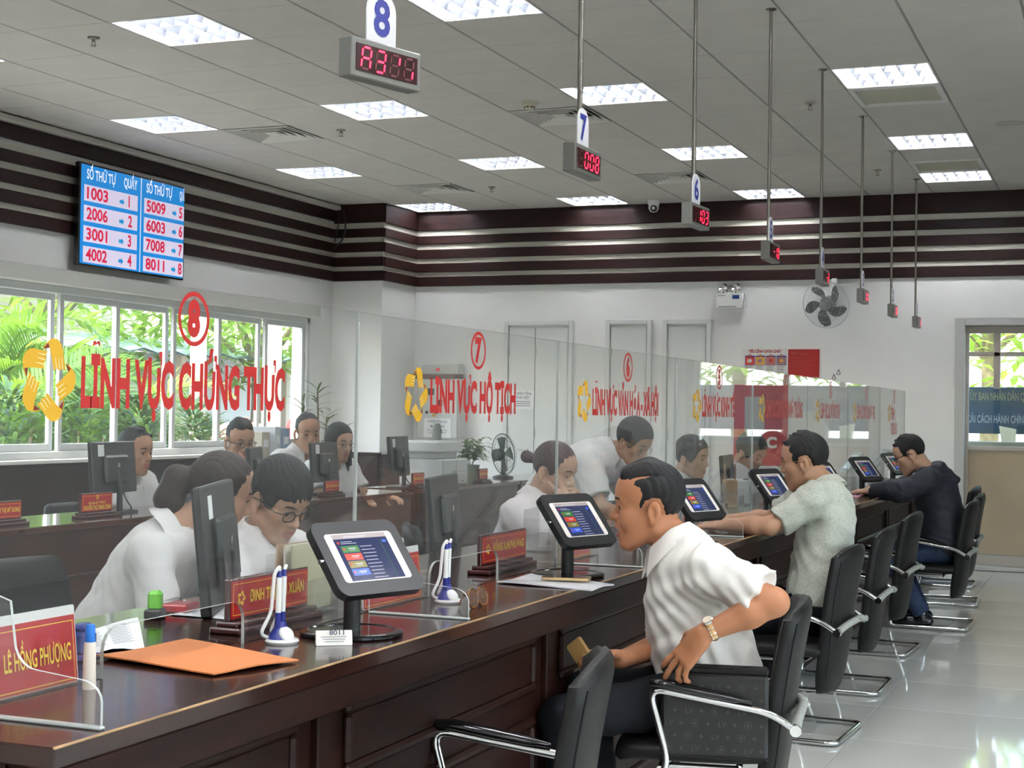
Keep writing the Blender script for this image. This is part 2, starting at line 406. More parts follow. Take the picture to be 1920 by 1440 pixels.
# ---- glazed door at the right end of the back wall
gd = empty('door_4', (0, YB, 0), kind='structure'); M_dfr = mat('door_frame_grey', (.56,.57,.55), .45)
f = MB()
f.box((DX0+.045, .03, DZ1/2), (.09, .20, DZ1), bev=.006); f.box((DX1-.045, .03, DZ1/2), (.09, .20, DZ1), bev=.006)
f.box(((DX0+DX1)/2, .03, DZ1-.035), (DX1-DX0-.18, .20, .07), bev=.006)
f.box(((DX0+DX1)/2, .03, .02), (DX1-DX0-.18, .20, .04), bev=.004); f.build('door_frame', M_dfr, gd)
def dbar(x0, x1, z0, z1, nm='door_rail', t=.05): return MB().box(((x0+x1)/2, .05, (z0+z1)/2), (x1-x0, t, z1-z0), bev=.004).build(nm, mat('door_rail', (.50,.46,.40), .5), gd)
a, b = DX0+.09, DX1-.09; mid = -1.128
dbar(a, b, 2.22, DZ1-.07); dbar(a, a+.03, .04, 2.22, 'door_stile'); dbar(b-.03, b, .04, 2.22, 'door_stile')
dbar(mid-.03, mid+.03, 1.70, 2.22, 'mullion'); dbar(a+.03, b-.03, 2.005, 2.045); dbar(a+.03, b-.03, 1.12, 1.16); dbar(a+.03, b-.03, .04, .135)
dbar(mid+.52, mid+.58, .135, 2.22, 'mullion')
for (x0, x1) in ((a+.03, mid-.03), (mid+.03, mid+.52), (mid+.58, b-.03)):
    MB().box(((x0+x1)/2, .05, 2.13), (x1-x0, .006, .17)).build('pane', M_pane, gd)
    MB().box(((x0+x1)/2, .05, 1.58), (x1-x0, .006, .84)).build('pane', M_pane, gd)
M_film = mat('beige_film', (.50,.41,.29), .16, noise=.10, nscale=2.0)
for (x0, x1) in ((a+.03, mid+.52), (mid+.58, b-.03)):
    MB().box(((x0+x1)/2, .05, .63), (x1-x0, .008, .97)).build('film_panel', M_film, gd)
MB().box((mid+.44, .01, .98), (.03, .04, .05), bev=.006).box((mid+.44, -.012, .98), (.10, .015, .02), bev=.004).build('door_handle', M_steel, gd)
# ================================================================== CEILING FITTINGS
M_tube = mat('tube_glow', (1,1,1), .4, emit=(.97,.98,1.0), estr=TUBE)
M_refl = mat('louver_metal', (.34,.36,.40), .32, metal=.5)
M_lfr = mat('light_frame', (.72,.72,.70), .4)
def light_meshes():
    fr = MB()
    for (c, d) in (((0,-.292,.004),(.596,.012,.012)), ((0,.292,.004),(.596,.012,.012)), ((-.292,0,.004),(.012,.572,.012)), ((.292,0,.004),(.012,.572,.012))): fr.box(c, d, bev=.002)
    frame = fr.mesh('frame', M_lfr)
    hs = MB()
    for (c, d) in (((0,-.288,.055),(.58,.006,.10)), ((0,.288,.055),(.58,.006,.10)), ((-.288,0,.055),(.006,.57,.10)), ((.288,0,.055),(.006,.57,.10)), ((0,0,.108),(.58,.58,.006))): hs.box(c, d)
    housing = hs.mesh('housing', M_refl)
    tube = MB().cyl((-.27,0,.062), (.27,0,.062), .009, n=6, caps=False).mesh('tube', M_tube)
    def wedge(length, axis, zt):
        p = [(-.0012,0), (.0012,0), (.0035,zt*.3), (.011,zt*.65), (.026,zt), (-.026,zt), (-.011,zt*.65), (-.0035,zt*.3)]
        m = MB(); r = []
        for e in (-length/2, length/2): r.append([(x, e, z+.004) if axis == 1 else (e, -x, z+.004) for (x, z) in p])
        m.loft(r); return m
    return frame, housing, tube, wedge(.566, 0, .085).mesh('long_louver', M_refl, 50), wedge(.57, 1, .045).mesh('cross_louver', M_refl, 50)
L_fr, L_ho, L_tu, L_lo, L_cr = light_meshes()
ROWN = {2: 'second', 6: 'third', 10: 'farthest', 9: 'farthest', -2: 'nearest'}
def ceil_light(s, r, label=None, detail=True):
    x, y = GX+.6*s+.3, GY+.6*r+.3
    e = empty('ceiling_light', (x, y, ZC), 0, label, 'ceiling light', 'recessed louvre ceiling lights')
    link('frame', L_fr, e); link('housing', L_ho, e)
    for k in (-1,0,1): link('tube', L_tu, e, (0, k*.19, 0))
    if detail:
        for k in (-.5,.5): link('long_louver', L_lo, e, (0, k*.19*2*.5, 0))
        for k in range(5): link('cross_louver', L_cr, e, (-.19+.095*k, 0, 0))
    return e
SN = {-10: 'nearest the television wall', -7: 'in the row left of the hanging counter signs', -4: 'in the row over the staff side of the glass screen', -1: 'in the row over the customer seats'}
for (s, r) in sorted(LIGHT_CELLS):
    ceil_light(s, r, '%s louvred square light %s' % (ROWN[r], SN[s]))
for s in (2, 5, 8):
    for r in (9, 6, 2, -2): ceil_light(s, r, '%s recessed louvred light in the %s row right of the customer seats' % (ROWN[r], {2:'first',5:'second',8:'third'}[s]))
for s in (-10, -7, -4, -1, 2, 5, 8):      # the rows nearer than the frame: surface fittings on the plain soffit
    for r in (-6, -10, -14, -18):
        x, y = GX+.6*s+.3, GY+.6*r+.3
        e = empty('ceiling_light', (x, y, ZC-.10), 0, 'louvred ceiling light above the viewer, %s, %s' % ({-10:'at the window wall',-7:'two rows from it',-4:'over the staff side',-1:'over the counter',2:'right of the counter',5:'over the aisle',8:'by the right wall'}[s], {-6:'just out of frame',-10:'over the near counter end',-14:'over the camera',-18:'behind the camera'}[r]), 'ceiling light', 'recessed louvre ceiling lights')
        link('frame', L_fr, e); link('housing', L_ho, e)
        for k in (-1,0,1): link('tube', L_tu, e, (0, k*.19, 0))
        for k in (-.5,.5): link('long_louver', L_lo, e, (0, k*.19, 0))
        if s < -3:  # unseen fittings: cross blades only at left, to cut the light there
            for k in range(5): link('cross_louver', L_cr, e, (-.19+.095*k, 0, 0))
# ---- air vents
M_vent = mat('vent_white', (.66,.65,.60), .5); M_dark = mat('dark_void', (.02,.02,.02), .9)
for (s, r), lb in zip(sorted(VENT_CELLS), ('square slatted air vent above the window side, nearer the television', 'square slatted air vent farthest back above the corner column', 'square slatted air vent behind the number seven plate', 'square slatted air vent behind the number six plate')):
    e = empty('air_vent', (GX+.6*s+.3, GY+.6*r+.3, ZC), 0, lb, 'air vent', 'square ceiling air vents')
    MB().box((0,0,.05), (.58,.58,.01)).build('duct', M_dark, e)
    for k in range(5):
        h = .29-.052*k; m = MB(); z0, z1 = (-.004 if k == 0 else .002), .03
        ri = [[(sx*q, sy*q, z) for (sx, sy) in ((-1,-1),(1,-1),(1,1),(-1,1))] for (q, z) in ((h, z0), (h-.034, z1), (h-.038, z1), (h-.006, z0-.003))]
        m.loft(ri+[ri[0]], caps=False); m.build('slat_ring', M_vent, e)
    MB().box((0,0,.006), (.10,.10,.012), bev=.003).build('centre_plate', M_vent, e)
M_bei = mat('beige_panel', (.50,.48,.38), .6)
for (s, r), lb in zip(sorted(PANEL_CELLS), ('beige access panel in white frame next to the second customer light', 'beige access panel in white frame beside the farthest customer light')):
    e = empty('access_panel', (GX+.6*s+.3, GY+.6*r+.3, ZC), 0, lb, 'ceiling panel')
    f = MB()
    for (c, d) in (((0,-.275,.0),(.59,.04,.02)), ((0,.275,.0),(.59,.04,.02)), ((-.275,0,.0),(.04,.51,.02)), ((.275,0,.0),(.04,.51,.02))): f.box(c, d, bev=.004)
    f.build('frame', M_trimw, e); MB().box((0,0,.012), (.51,.51,.012)).build('panel', M_bei, e)
# ---- sprinklers, smoke detector, speaker, camera
M_brass = mat('sprinkler_metal', (.30,.27,.24), .35, metal=.8)
def sprinkler(x, y, lb):
    e = empty('sprinkler', (x, y, ZC), 0, lb, 'sprinkler', 'ceiling sprinkler heads')
    MB().lathe([(.001,.0),(.036,-.001),(.034,-.010),(.018,-.014),(.001,-.014)], n=16).build('flange', M_whitep if 0 else M_brass, e, smooth=50)
    MB().cyl((0,0,-.012), (0,0,-.028), .010, n=10).tube([(.009,0,-.026),(.013,0,-.038),(.003,0,-.052)], .0025, 6).tube([(-.009,0,-.026),(-.013,0,-.038),(-.003,0,-.052)], .0025, 6).cyl((0,0,-.05), (0,0,-.054), .017, n=12).build('head', M_brass, e, smooth=50)
for (x, y, lb) in ((-5.61,7.27,'sprinkler head nearest the upper left corner'), (-5.61,10.29,'sprinkler head right of the vent by the television'), (-5.63,13.33,'sprinkler head between the two farthest left lights'), (-2.02,10.36,'sprinkler head between the poles of signs five and four'), (-2.01,13.34,'sprinkler head between the poles of signs three and two')): sprinkler(x, y, lb)
e = empty('smoke_detector', (-3.854, 9.778, ZC), 0, 'cream round smoke detector beside the vent behind sign seven', 'smoke detector')
M_creamp = mat('cream_plastic', (.66,.62,.46), .4)
MB().lathe([(.05,0),(.052,-.012),(.05,-.022),(.036,-.03),(.034,-.045),(.02,-.05),(.001,-.05)], n=24).build('housing', M_creamp, e, smooth=40)
m = MB()
for k in range(8): a = k*math.pi/4; m.box((.0365*math.cos(a), .0365*math.sin(a), -.037), (.004,.012,.008), rot=Matrix.Rotation(a, 3, 'Z'))
m.build('slot', M_dark, e)
e = empty('ceiling_speaker', (-.80, 11.52, ZC), 0, 'round perforated ceiling speaker near the right edge', 'speaker')
MB().lathe([(.10,.001),(.10,-.006),(.088,-.008),(.085,-.003),(.001,-.003)], n=32).build('grille', mat('speaker_grille', (.52,.51,.48), .7), e, smooth=40)
e = empty('security_camera', (-4.42, 14.66, ZC), 0, 'white dome security camera on the ceiling at the dark band', 'camera')
MB().lathe([(.06,0),(.06,-.03),(.055,-.045),(.001,-.045)], n=24).build('mount', M_whitep, e, smooth=40)
MB().lathe([(.001,-.12),(.03,-.113),(.048,-.09),(.054,-.07),(.048,-.045),(.001,-.04)], n=24).build('ball', M_whitep, e, smooth=60)
MB().lathe([(.001,.0),(.03,.0),(.034,-.006),(.03,-.02),(.001,-.02)], o=(.012,-.045,-.085), axis=(.2,-1,-.35), n=20).build('lens', M_gblack, e, smooth=40)
WORD = {8:'eight',7:'seven',6:'six',5:'five',4:'four',3:'three',2:'two',1:'one'}
# ================================================================== HANGING QUEUE SIGNS
SEG = {'0':'abcdef','1':'bc','2':'abdeg','3':'abcdg','4':'bcfg','5':'acdfg','6':'acdefg','7':'abc','8':'abcdefg','9':'abcdfg','A':'abcefg',' ':'','-':'g','i':'b','j':'c'}
M_ledon = mat('led_on', (.9,.02,.05), .4, emit=(1,.015,.05), estr=3.2)
M_ledoff = mat('led_off', (.10,.012,.014), .4); M_ledbg = mat('led_window', (.035,.006,.008), .15)
M_boxs = mat('sign_case', (.17,.17,.155), .42, metal=.3); M_pole = mat('sign_pole', (.34,.32,.28), .22, metal=1); M_plate = mat('sign_plate', (.74,.74,.76), .4)
def seg_digit(on, off, ch, ox, w, h, place):
    t = .0052; sl = .12
    R = {'a': (0,h/2,w,t,0), 'd': (0,-h/2,w,t,0), 'g': (0,0,w,t,0), 'f': (-w/2,h/4,t,h/2,1), 'b': (w/2,h/4,t,h/2,1), 'e': (-w/2,-h/4,t,h/2,1), 'c': (w/2,-h/4,t,h/2,1)}
    for k, (cx, cy, a, b, vt) in R.items():
        ln = (b if vt else a)-t*1.2; p = []
        for (u, v) in ((-ln/2,0),(-ln/2+t*.5,t/2),(ln/2-t*.5,t/2),(ln/2,0),(ln/2-t*.5,-t/2),(-ln/2+t*.5,-t/2)):
            X, Y = (v, u) if vt else (u, v); X += cx; Y += cy; p.append((ox+X+Y*sl, Y))
        lit = k in SEG[ch]; place(on if lit else off, p, .0012 if lit else .0006)
def queue_sign(num, y, digits, x=-1.745, rz=0.0):
    e = empty('hanging_sign', (x, y, 2.22), rz, 'hanging queue sign for counter %s with red digits on a steel pole' % WORD[int(num)], 'queue sign', 'hanging queue number signs')
    zt = ZC-2.22
    MB().cyl((-.012,0,.085), (-.012,0,zt), .0095, n=12).lathe([(.03,zt),(.03,zt-.006),(.012,zt-.012)], o=(-.012,0,0), n=16).build('pole', M_pole, e, smooth=40)
    L, Hh, T = .25, .098, .046
    cs = MB().box((0,0,.049), (T,L,Hh), bev=.003).build('case', M_boxs, e)
    MB().box((T/2+.0005,0,.049), (.004,L-.03,Hh-.03), bev=.001).build('window', M_ledbg, cs)
    on, off = MB(), MB()
    def place(m, p, dz): m.flat(p, [tuple(range(len(p)))], (T/2+.0026, 0, .049), UY, UZ, 0, dz)
    for k, ch in enumerate(digits): seg_digit(on, off, ch, -.0765+.051*k, .030, .053, place)
    on.build('lit_digits', M_ledon, cs)
    off.build('unlit_segments', M_ledoff, cs)
    p = [(-.052,0),(.052,0)]+[(.052*math.cos(a), .085+.052*math.sin(a)) for a in [math.pi*k/12 for k in range(13)]]
    pl = MB().prism(p, (0,0,.098), UY, UZ, .004).build('number_plate', M_plate, e)
    put_text(MB(), num, .085, (.0026,0,.125), UY, UZ, align='C', bold=.03, xs=.95).build('number', M_blue, pl)
for num, y, dg, rz in (('8',3.40,'A3ij',-.30), ('7',4.93,' 008',-.03), ('6',6.42,' 103',-.06), ('5',7.92,' -10',0), ('4',9.40,'  -2',.02), ('3',10.95,'  01',0), ('2',12.44,'  06',0), ('1',13.95,'   3',0)): queue_sign(num, y, dg, rz=rz)
# ================================================================== SERVICE COUNTER
ZT = .87; XE = -1.535; YC0, YC1 = 1.93, 14.0; XGL = -1.848
ct = empty('service_counter', (-2.0, (YC0+YC1)/2, 0), 0, 'long dark red wooden service counter with panelled front', 'counter')
ox, oy = 2.0, -(YC0+YC1)/2
def cb(name, x0, x1, y0, y1, z0, z1, m, bev=.003, parent=ct): return MB().box(((x0+x1)/2+ox, (y0+y1)/2+oy, (z0+z1)/2), (x1-x0, y1-y0, z1-z0), bev=bev).build(name, m, parent)
cb('worktop', -2.42, XE, YC0, YC1, ZT-.035, ZT, M_ctop, .003)
cb('apron', -1.62, XE-.004, YC0+.004, YC1-.004, ZT-.105, ZT-.035, M_wood)
cb('body', -1.95, -1.632, YC0+.02, YC1-.02, .06, ZT-.035, M_wood)
cb('plinth', -1.90, -1.66, YC0+.04, YC1-.04, 0, .06, M_wood)
cb('end_panel', -2.38, -1.64, YC0+.01, YC0+.045, .0, ZT-.035, M_wood)
MB().box((XE-.002+ox, (YC0+YC1)/2+oy, ZT-.001), (.006, YC1-YC0, .0045), bev=.0015).build('worn_edge', mat('worn_edge', (.32,.19,.09), .4, noise=.5, nscale=9), ct)
M_mould = mat('moulding_wood', (.018,.006,.004), .4, spec=.2)
def mould(y0, y1, z0, z1):
    pn = MB().box((-1.630+ox, (y0+y1)/2+oy, (z0+z1)/2), (.012, y1-y0-.05, z1-z0-.05), bev=.005).build('panel', M_wood, ct)
    f = MB(); t = .026
    for (a, b, c, d) in ((y0,y1,z0,z0+t),(y0,y1,z1-t,z1),(y0,y0+t,z0+t,z1-t),(y1-t,y1,z0+t,z1-t)): f.box((-1.626+ox, (a+b)/2+oy, (c+d)/2), (.022, b-a, d-c), bev=.008)
    f.build('moulding', M_mould, pn)
y = 1.56
while y < YC1-.3:
    a, b = max(y, YC0+.06), min(y+1.4, YC1-.05)
    cb('pilaster', -1.645, -1.612, b-.055, b+.0, .06, ZT-.105, M_wood, .004)
    if b-a > .5: mould(a+.09, b-.13, .575, .742); mould(a+.09, b-.13, .12, .50)
    y += 1.4
# staff-side shelf of the counter
cb('staff_ledge', -2.75, -2.42, YC0+.05, YC1-.02, .73, .755, M_woodb)
cb('modesty_panel', -2.43, -2.40, YC0+.05, YC1-.02, .05, .835, M_woodb)
# ================================================================== GLASS SCREEN
NAMES = {8: ['LĨNH VỰC CHỨNG THỰC'], 7: ['LĨNH VỰC HỘ TỊCH'], 6: ['LĨNH VỰC VĂN HÓA - XÃ HỘI'], 5: ['LĨNH VỰC KINH TẾ'], 4: ['LĨNH VỰC TÀI NGUYÊN MÔI TRƯỜNG'], 3: ['LĨNH VỰC LAO ĐỘNG TB XH'], 2: ['LĨNH VỰC XÂY DỰNG ĐÔ THỊ'], 1: ['TIẾP NHẬN', 'TRẢ KẾT QUẢ HỒ SƠ']}
WID = {8: .755, 7: .655, 6: .86, 5: .64, 4: 1.02, 3: .72, 2: .86, 1: .36}
GTOP = 1.655
def ribbon_star(mb, red, o, r):
    # five folded ribbon arms that interlace into a star
    for k in range(5):
        a = math.radians(90+72*k); c, s_ = math.cos(a-math.pi/2), math.sin(a-math.pi/2)
        arm = [(-.22,.72),(-.12,.84),(.0,.93),(.15,1.0),(.33,.97),(.47,.86),(.54,.70),(.56,.55),(.64,.22),(.52,.28),(.42,.23),(.31,.28),(.20,.22),(.10,.58),(.04,.76),(-.06,.74)]
        P = [(r*(x*c-y*s_), r*(x*s_+y*c)) for (x, y) in arm]
        mb.flat(P, [tuple(range(len(P)-1, -1, -1))], o, UY, UZ, 0, .0008)
        T = [(r*(x*c-y*s_), r*(x*s_+y*c)) for (x, y) in ((-.20,.73),(.03,.76),(-.02,.88))]
        red.flat(T, [(0,1,2)], o, UY, UZ, 0, .0012)
        for q in (.28, .40, .51):
            Sl = [(r*(x*c-y*s_), r*(x*s_+y*c)) for (x, y) in ((q,.28),(q+.022,.28),(q-.03,.54),(q-.04,.54))]
            red.flat(Sl, [(0,1,2,3)], o, UY, UZ, 1, .0013)
M_slit = mat('decal_slit', (.95,.85,.55), .5)
for n in range(8, 0, -1):
    y0 = 3.5-1.5+1.5*(8-n); g = empty('glass_panel', (XGL, y0, ZT), 0, 'clear acrylic screen panel with red circled number %s on the counter' % WORD[n], 'glass screen', 'acrylic counter screen panels')
    w, hgt = 1.497, GTOP-ZT; a, b, c, r = .46, .97, .098, .045
    p = [(.002,0),(a,0)]+[(a, c-r)]+[(a+r-r*math.cos(t), c-r+r*math.sin(t)) for t in [math.pi/8*k for k in range(1,5)]]+[(b-r+r*math.sin(t), c-r+r*math.cos(t)) for t in [math.pi/8*k for k in range(0,5)]]+[(b,0),(w,0)]
    if n == 1: p += [(w,hgt-.03),(w-.01,hgt-.01),(w-.03,hgt)]
    else: p += [(w,hgt)]
    p += [(.002,hgt)]
    MB().prism(p, (0,0,0), UY, UZ, .008, 0, 1).build('pane', [M_glass, M_edge], g)
    dt = MB(); st = MB(); sr = MB(); TX = .0046
    yl = {8: .372, 7: .437, 6: .36, 5: .44, 4: .30, 3: .42, 2: .36, 1: .62}[n]
    for li, tx in enumerate(NAMES[n]):
        put_text(dt, tx, .087, (TX, yl, .533-.13*li), UY, UZ, bold=.047, width=WID[n] if n > 1 or li else .22)
    dt.build('lettering', M_decalred, g)
    yc = {8: .745, 7: .779}.get(n, yl+WID[n]*.5)
    rg = MB(); R0, R1 = .0585, .0485; N = 32
    vs = [(q*math.cos(2*math.pi*k/N), q*math.sin(2*math.pi*k/N)) for q in (R0,R1) for k in range(N)]
    rg.flat(vs, [(k, (k+1) % N, (k+1) % N+N, k+N) for k in range(N)], (TX, yc, .720), UY, UZ, 0, .0008)
    put_text(rg, str(n), .068, (TX, yc, .687), UY, UZ, align='C', bold=.06, xs=.85)
    rg.build('circled_number', M_decalred, g)
    ribbon_star(st, sr, (TX, yl-.096, .578), .078)
    st.build('star_emblem', M_yellow, g); sr.build('emblem_folds', [M_dkred, M_slit], g)
    # clamp strip along the top joint
    MB().box((0, w+.0015, hgt/2), (.0095,.0035,hgt-.05), bev=.0008).build('joint_strip', M_edge, g)
# acrylic fins between stations
for n in range(8, 0, -1):
    y0 = 2.07+1.5*(8-n)
    p = [(-.285,0),(0,0),(.0,.045)]+[(-.045+.045*math.cos(t), .045+.035*math.sin(t)) for t in [math.pi/10*k for k in range(1,6)]]+[(-.13,.088)]+[(-.13-.05*math.sin(t), .138-.05*math.cos(t)) for t in [math.pi/10*k for k in range(0,6)]]+[(-.19,.20),(-.24,.215),(-.285,.215)]
    e = empty('acrylic_divider', (-1.553, y0, ZT), 0, 'low curved clear acrylic divider at the left of counter %s' % WORD[n], 'divider', 'clear dividers between counters')
    MB().prism(p, (0,0,0), UX, UZ, .006, 0, 1).build('pane', [M_fin, M_edge], e)
    MB().box((-.14,0,.003), (.285,.016,.006), bev=.002).build('foot_bead', M_edge, e)
# ================================================================== WALL FITTINGS
# television
tv = empty('television', (-7.66, 10.48, 2.92), 0, 'wide wall television showing blue queue table with red numbers', 'television')
MB().box((0,0,0), (.05,1.44,.815), bev=.006).build('case', M_gblack, tv)
MB().box((-.045,0,0), (.05,.4,.3)).build('wall_mount', M_black, tv)
M_scr = mat('screen_blue', (.01,.10,.30), .12, emit=(.012,.23,.62), estr=.42); M_cell = mat('screen_cell', (.4,.4,.5), .12, emit=(.58,.52,.66), estr=.42)
M_sred = mat('screen_red', (.4,.02,.05), .2, emit=(.55,.012,.05), estr=.42); M_swht = mat('screen_white', (.5,.5,.5), .2, emit=(.72,.78,.85), estr=.42); M_sarr = mat('screen_arrow', (.01,.15,.35), .2, emit=(.01,.24,.55), estr=.42)
sc = MB(); O = (.0256, 0, 0); WT, HT = 1.41, .785
sc.quad(-WT/2,-HT/2,WT/2,HT/2, O, UY, UZ, 0, .0004); sc.quad(.075,-HT/2,.085,HT/2, O, UY, UZ, 3, .0008)
for ci, (xa, xb, dx) in enumerate(((-.665,.035,0), (.125,.705,.80))):
    put_text(sc, 'SỐ THỨ TỰ', .075, (O[0], xa+.03, .285), UY, UZ, 3, .0012, width=.37)
    put_text(sc, 'QUẦY' if ci == 0 else 'QUẦ', .075, (O[0], xa+.51, .285), UY, UZ, 3, .0012, width=.18 if ci == 0 else .072)
    for ri, (aa, bb) in enumerate((('1003','1'),('2006','2'),('3001','3'),('4002','4')) if ci == 0 else (('5009','5'),('6003','6'),('7008','7'),('8011','8'))):
        z1 = .235-.162*ri; z0 = z1-.128
        sc.quad(xa, z0, xb, z1, O, UY, UZ, 1, .0008)
        put_text(sc, aa, .088, (O[0], xa+.035, z0+.022), UY, UZ, 2, .0012, width=.27, bold=.03)
        put_text(sc, bb, .088, (O[0], xb-.125 if ci == 0 else xb-.075, z0+.022), UY, UZ, 2, .0012, bold=.03, xs=.85)
        ax = xb-.245 if ci == 0 else xb-.175; zc = (z0+z1)/2-.012
        sc.flat([(0,-.014),(.035,-.014),(.035,-.03),(.066,0),(.035,.03),(.035,.014),(0,.014)], [tuple(range(7))], (O[0], ax, zc), UY, UZ, 4, .0012)
sc.build('screen', [M_scr, M_cell, M_sred, M_swht, M_sarr], tv)
tag(MB().tube(fillet([(-7.60,14.03,3.50),(-7.57,14.03,3.30),(-7.62,14.04,3.17),(-7.70,14.03,3.10)], .06), .009, 8).tube(fillet([(-7.66,14.03,3.50),(-7.66,14.03,3.34),(-7.70,14.03,3.16)], .05), .006, 8).build('cable', M_black, None, smooth=60), 'black cable hanging over the dark band beside the column', 'cable')
# emergency light
e = empty('emergency_light', (-3.674, YB-.002, 2.56), 0, 'white twin-head emergency light on the back wall', 'emergency light')
MB().box((0,-.035,-.005), (.285,.07,.165), bev=.012).build('body', M_whitep, e, smooth=40)
MB().quad(.03,.012,.10,.05, (0,-.0712,0), UX, UZ).build('blue_label', mat('label_blue', (.01,.05,.22), .3), e)
m = MB(); put_text(m, 'EMERGENCY', .012, (-.115,-.0708,.04), UX, UZ, width=.075); m.quad(-.11,-.068,.07,-.062,(0,-.0708,0),UX,UZ); m.build('print', M_ink, e)
for sx in (-.065, .065):
    hd = MB().lathe([(.02,.035),(.042,.03),(.05,.005),(.05,-.008)], o=(sx,-.04,.118), axis=(0,-1,-.1), n=20).build('lamp_head', M_chrome, e, smooth=40)
    MB().lathe([(.001,-.012),(.03,-.010),(.045,-.006)], o=(sx,-.048,.118), axis=(0,1,.1), n=20, caps=False).cyl((sx,-.06,.118),(sx,-.07,.116),.014).build('lens', mat('lamp_lens', (.75,.75,.72), .1), hd, smooth=40)
MB().tube(fillet([(.14,-.03,.02),(.17,-.02,.0),(.165,-.02,-.07),(.13,-.03,-.07)], .03), .004, 6).build('wire', M_whitep, e)
# wall fan
e = empty('wall_fan', (-2.66, YB-.003, 2.50), 0, 'white wall fan with grey blades inside a round wire guard', 'fan')
MB().box((.02,-.03,.20), (.06,.05,.12), bev=.01).tube(fillet([(.02,-.05,.20),(.02,-.12,.16),(.0,-.16,.03)], .04), .018, 10).build('bracket', M_whitep, e, smooth=50)
ax = Vector((-.20,-.95,-.26)).normalized(); fx, fy, fd = frame_from(ax); C0 = Vector((-.02,-.26,-.01))
fy = Vector((0,0,1)); fy = (fy-ax*fy.dot(ax)).normalized(); fx = fy.cross(ax)
MB().lathe([(.05,-.13),(.07,-.11),(.075,-.03),(.06,.0)], o=C0, axis=ax, n=20).build('motor', mat('fan_grey', (.25,.26,.26), .4), e, smooth=50)
gm = MB(); RF = .232
for (rr, zz) in ((RF,.0),(RF*.985,.02),(RF*.72,.055),(RF*.42,.065)):
    gm.tube([C0+ax*zz+fx*rr*math.cos(t)+fy*rr*math.sin(t) for t in [2*math.pi*k/40 for k in range(40)]], .0035 if zz == 0 else .0016, 5, closed=True)
for k in range(44):
    t = 2*math.pi*k/44; d = fx*math.cos(t)+fy*math.sin(t)
    gm.tube([C0+d*RF, C0+ax*.03+d*RF*.95, C0+ax*.06+d*RF*.6, C0+ax*.068+d*RF*.25], .0011, 4, caps=False)
    gm.tube([C0+d*RF, C0-ax*.05+d*RF*.9, C0-ax*.07+d*RF*.35], .0011, 4, caps=False)
gm.build('wire_guard', mat('guard_wire', (.62,.64,.66), .35, metal=.3), e)
M_blade = mat('fan_blade', (.16,.165,.17), .35)
for k in range(5):
    t0 = 2*math.pi*k/5+.4; rings = []
    for i in range(7):
        q = i/6; rr = .05+.16*q; wd = (.30+.50*math.sin(math.pi*min(1, q*.85+.15)))*(.6 if q > .95 else 1); tc = t0+.55*q
        rings.append([C0+(fx*math.cos(tc+u*wd)+fy*math.sin(tc+u*wd))*rr+ax*(.012-.045*u) for u in (-.5,-.25,0,.25,.5)])
    m = MB(); m.loft(rings, caps=False, closed=False); m.loft([[p-ax*.003 for p in r] for r in rings], caps=False, closed=False); m.build('blade', M_blade, e, smooth=60)
MB().lathe([(.05,.0),(.055,.04),(.045,.066),(.001,.072)], o=C0, axis=ax, n=24).build('hub_cap', mat('fan_hub', (.30,.31,.31), .35), e, smooth=40)
# fire poster
e = empty('fire_poster', (-3.545, YB-.012, 1.753), 0, 'white fire instruction poster with four small pictures', 'poster')
MB().box((.225,0,.165), (.46,.012,.335), bev=.003).build('board', M_whitep, e)
p = MB(); O = (0,-.0064,0)
put_text(p, 'TIÊU LỆNH CHỮA CHÁY', .026, (.225,O[1],.285), UX, UZ, 0, width=.33, align='C', bold=.04)
cols = [(.62,.05,.05),(.80,.45,.10),(.60,.20,.15),(.35,.22,.25)]
for k in range(4):
    xx = .025+.105*k; p.quad(xx,.16,xx+.098,.255,O,UX,UZ,1,.0006); p.quad(xx+.004,.165,xx+.094,.243,O,UX,UZ,2+k,.0009)
    p.quad(xx+.02,.185,xx+.055,.22,O,UX,UZ,2+(k+1) % 4,.0011); p.flat([(xx+.05+.022*math.cos(a),.205+.02*math.sin(a)) for a in [math.pi*2*q/7 for q in range(7)]],[tuple(range(7))],O,UX,UZ,6 if k == 0 else 2+(k+2) % 4,.0012)
    p.flat([(xx+.049+.014*math.cos(a),.255+.014*math.sin(a)) for a in [math.pi*2*q/16 for q in range(16)]],[tuple(range(16))],O,UX,UZ,0,.0012)
    put_text(p, str(k+1), .016, (xx+.049,O[1],.247), UX, UZ, 6, dz=.0016, align='C')
    for q in range(5): p.quad(xx+.006,.145-.014*q,xx+.08-.012*(q % 2),.149-.014*q,O,UX,UZ,7,.0008)
    p.quad(xx,.06,xx+.001,.255,O,UX,UZ,1,.0008)
p.quad(.025,.055,.445,.057,O,UX,UZ,1,.0008)
p.build('print', [M_decalred, M_blue]+[mat('poster_c%d' % k, c, .6) for k, c in enumerate(cols)]+[M_whitep, M_ink], e)
e = empty('notice_board', (-3.09, YB-.010, 1.80), 0, 'plain red notice board beside the fire poster', 'notice')
MB().box((.153,0,.135), (.306,.012,.275), bev=.003).build('board', mat('notice_red', (.42,.018,.018), .35), e)
p = MB(); put_text(p, 'PHÒNG CHÁY', .02, (.03,-.0066,.225), UX, UZ, width=.07); put_text(p, 'NỘI QUY', .02, (.115,-.0066,.215), UX, UZ, width=.08)
for q in range(6): p.quad(.03,.185-.024*q,.28-.03*(q % 3),.188-.024*q,(0,-.0064,0),UX,UZ)
p.build('print', mat('faded_gold', (.50,.10,.03), .6), e)
e = empty('red_board', (-3.625, YB-.014, .92), 0, 'large red board on the back wall seen through the screen', 'board')
MB().box((.27,0,.40), (.54,.016,.80), bev=.004).build('board', mat('board_red', (.45,.03,.04), .4), e)
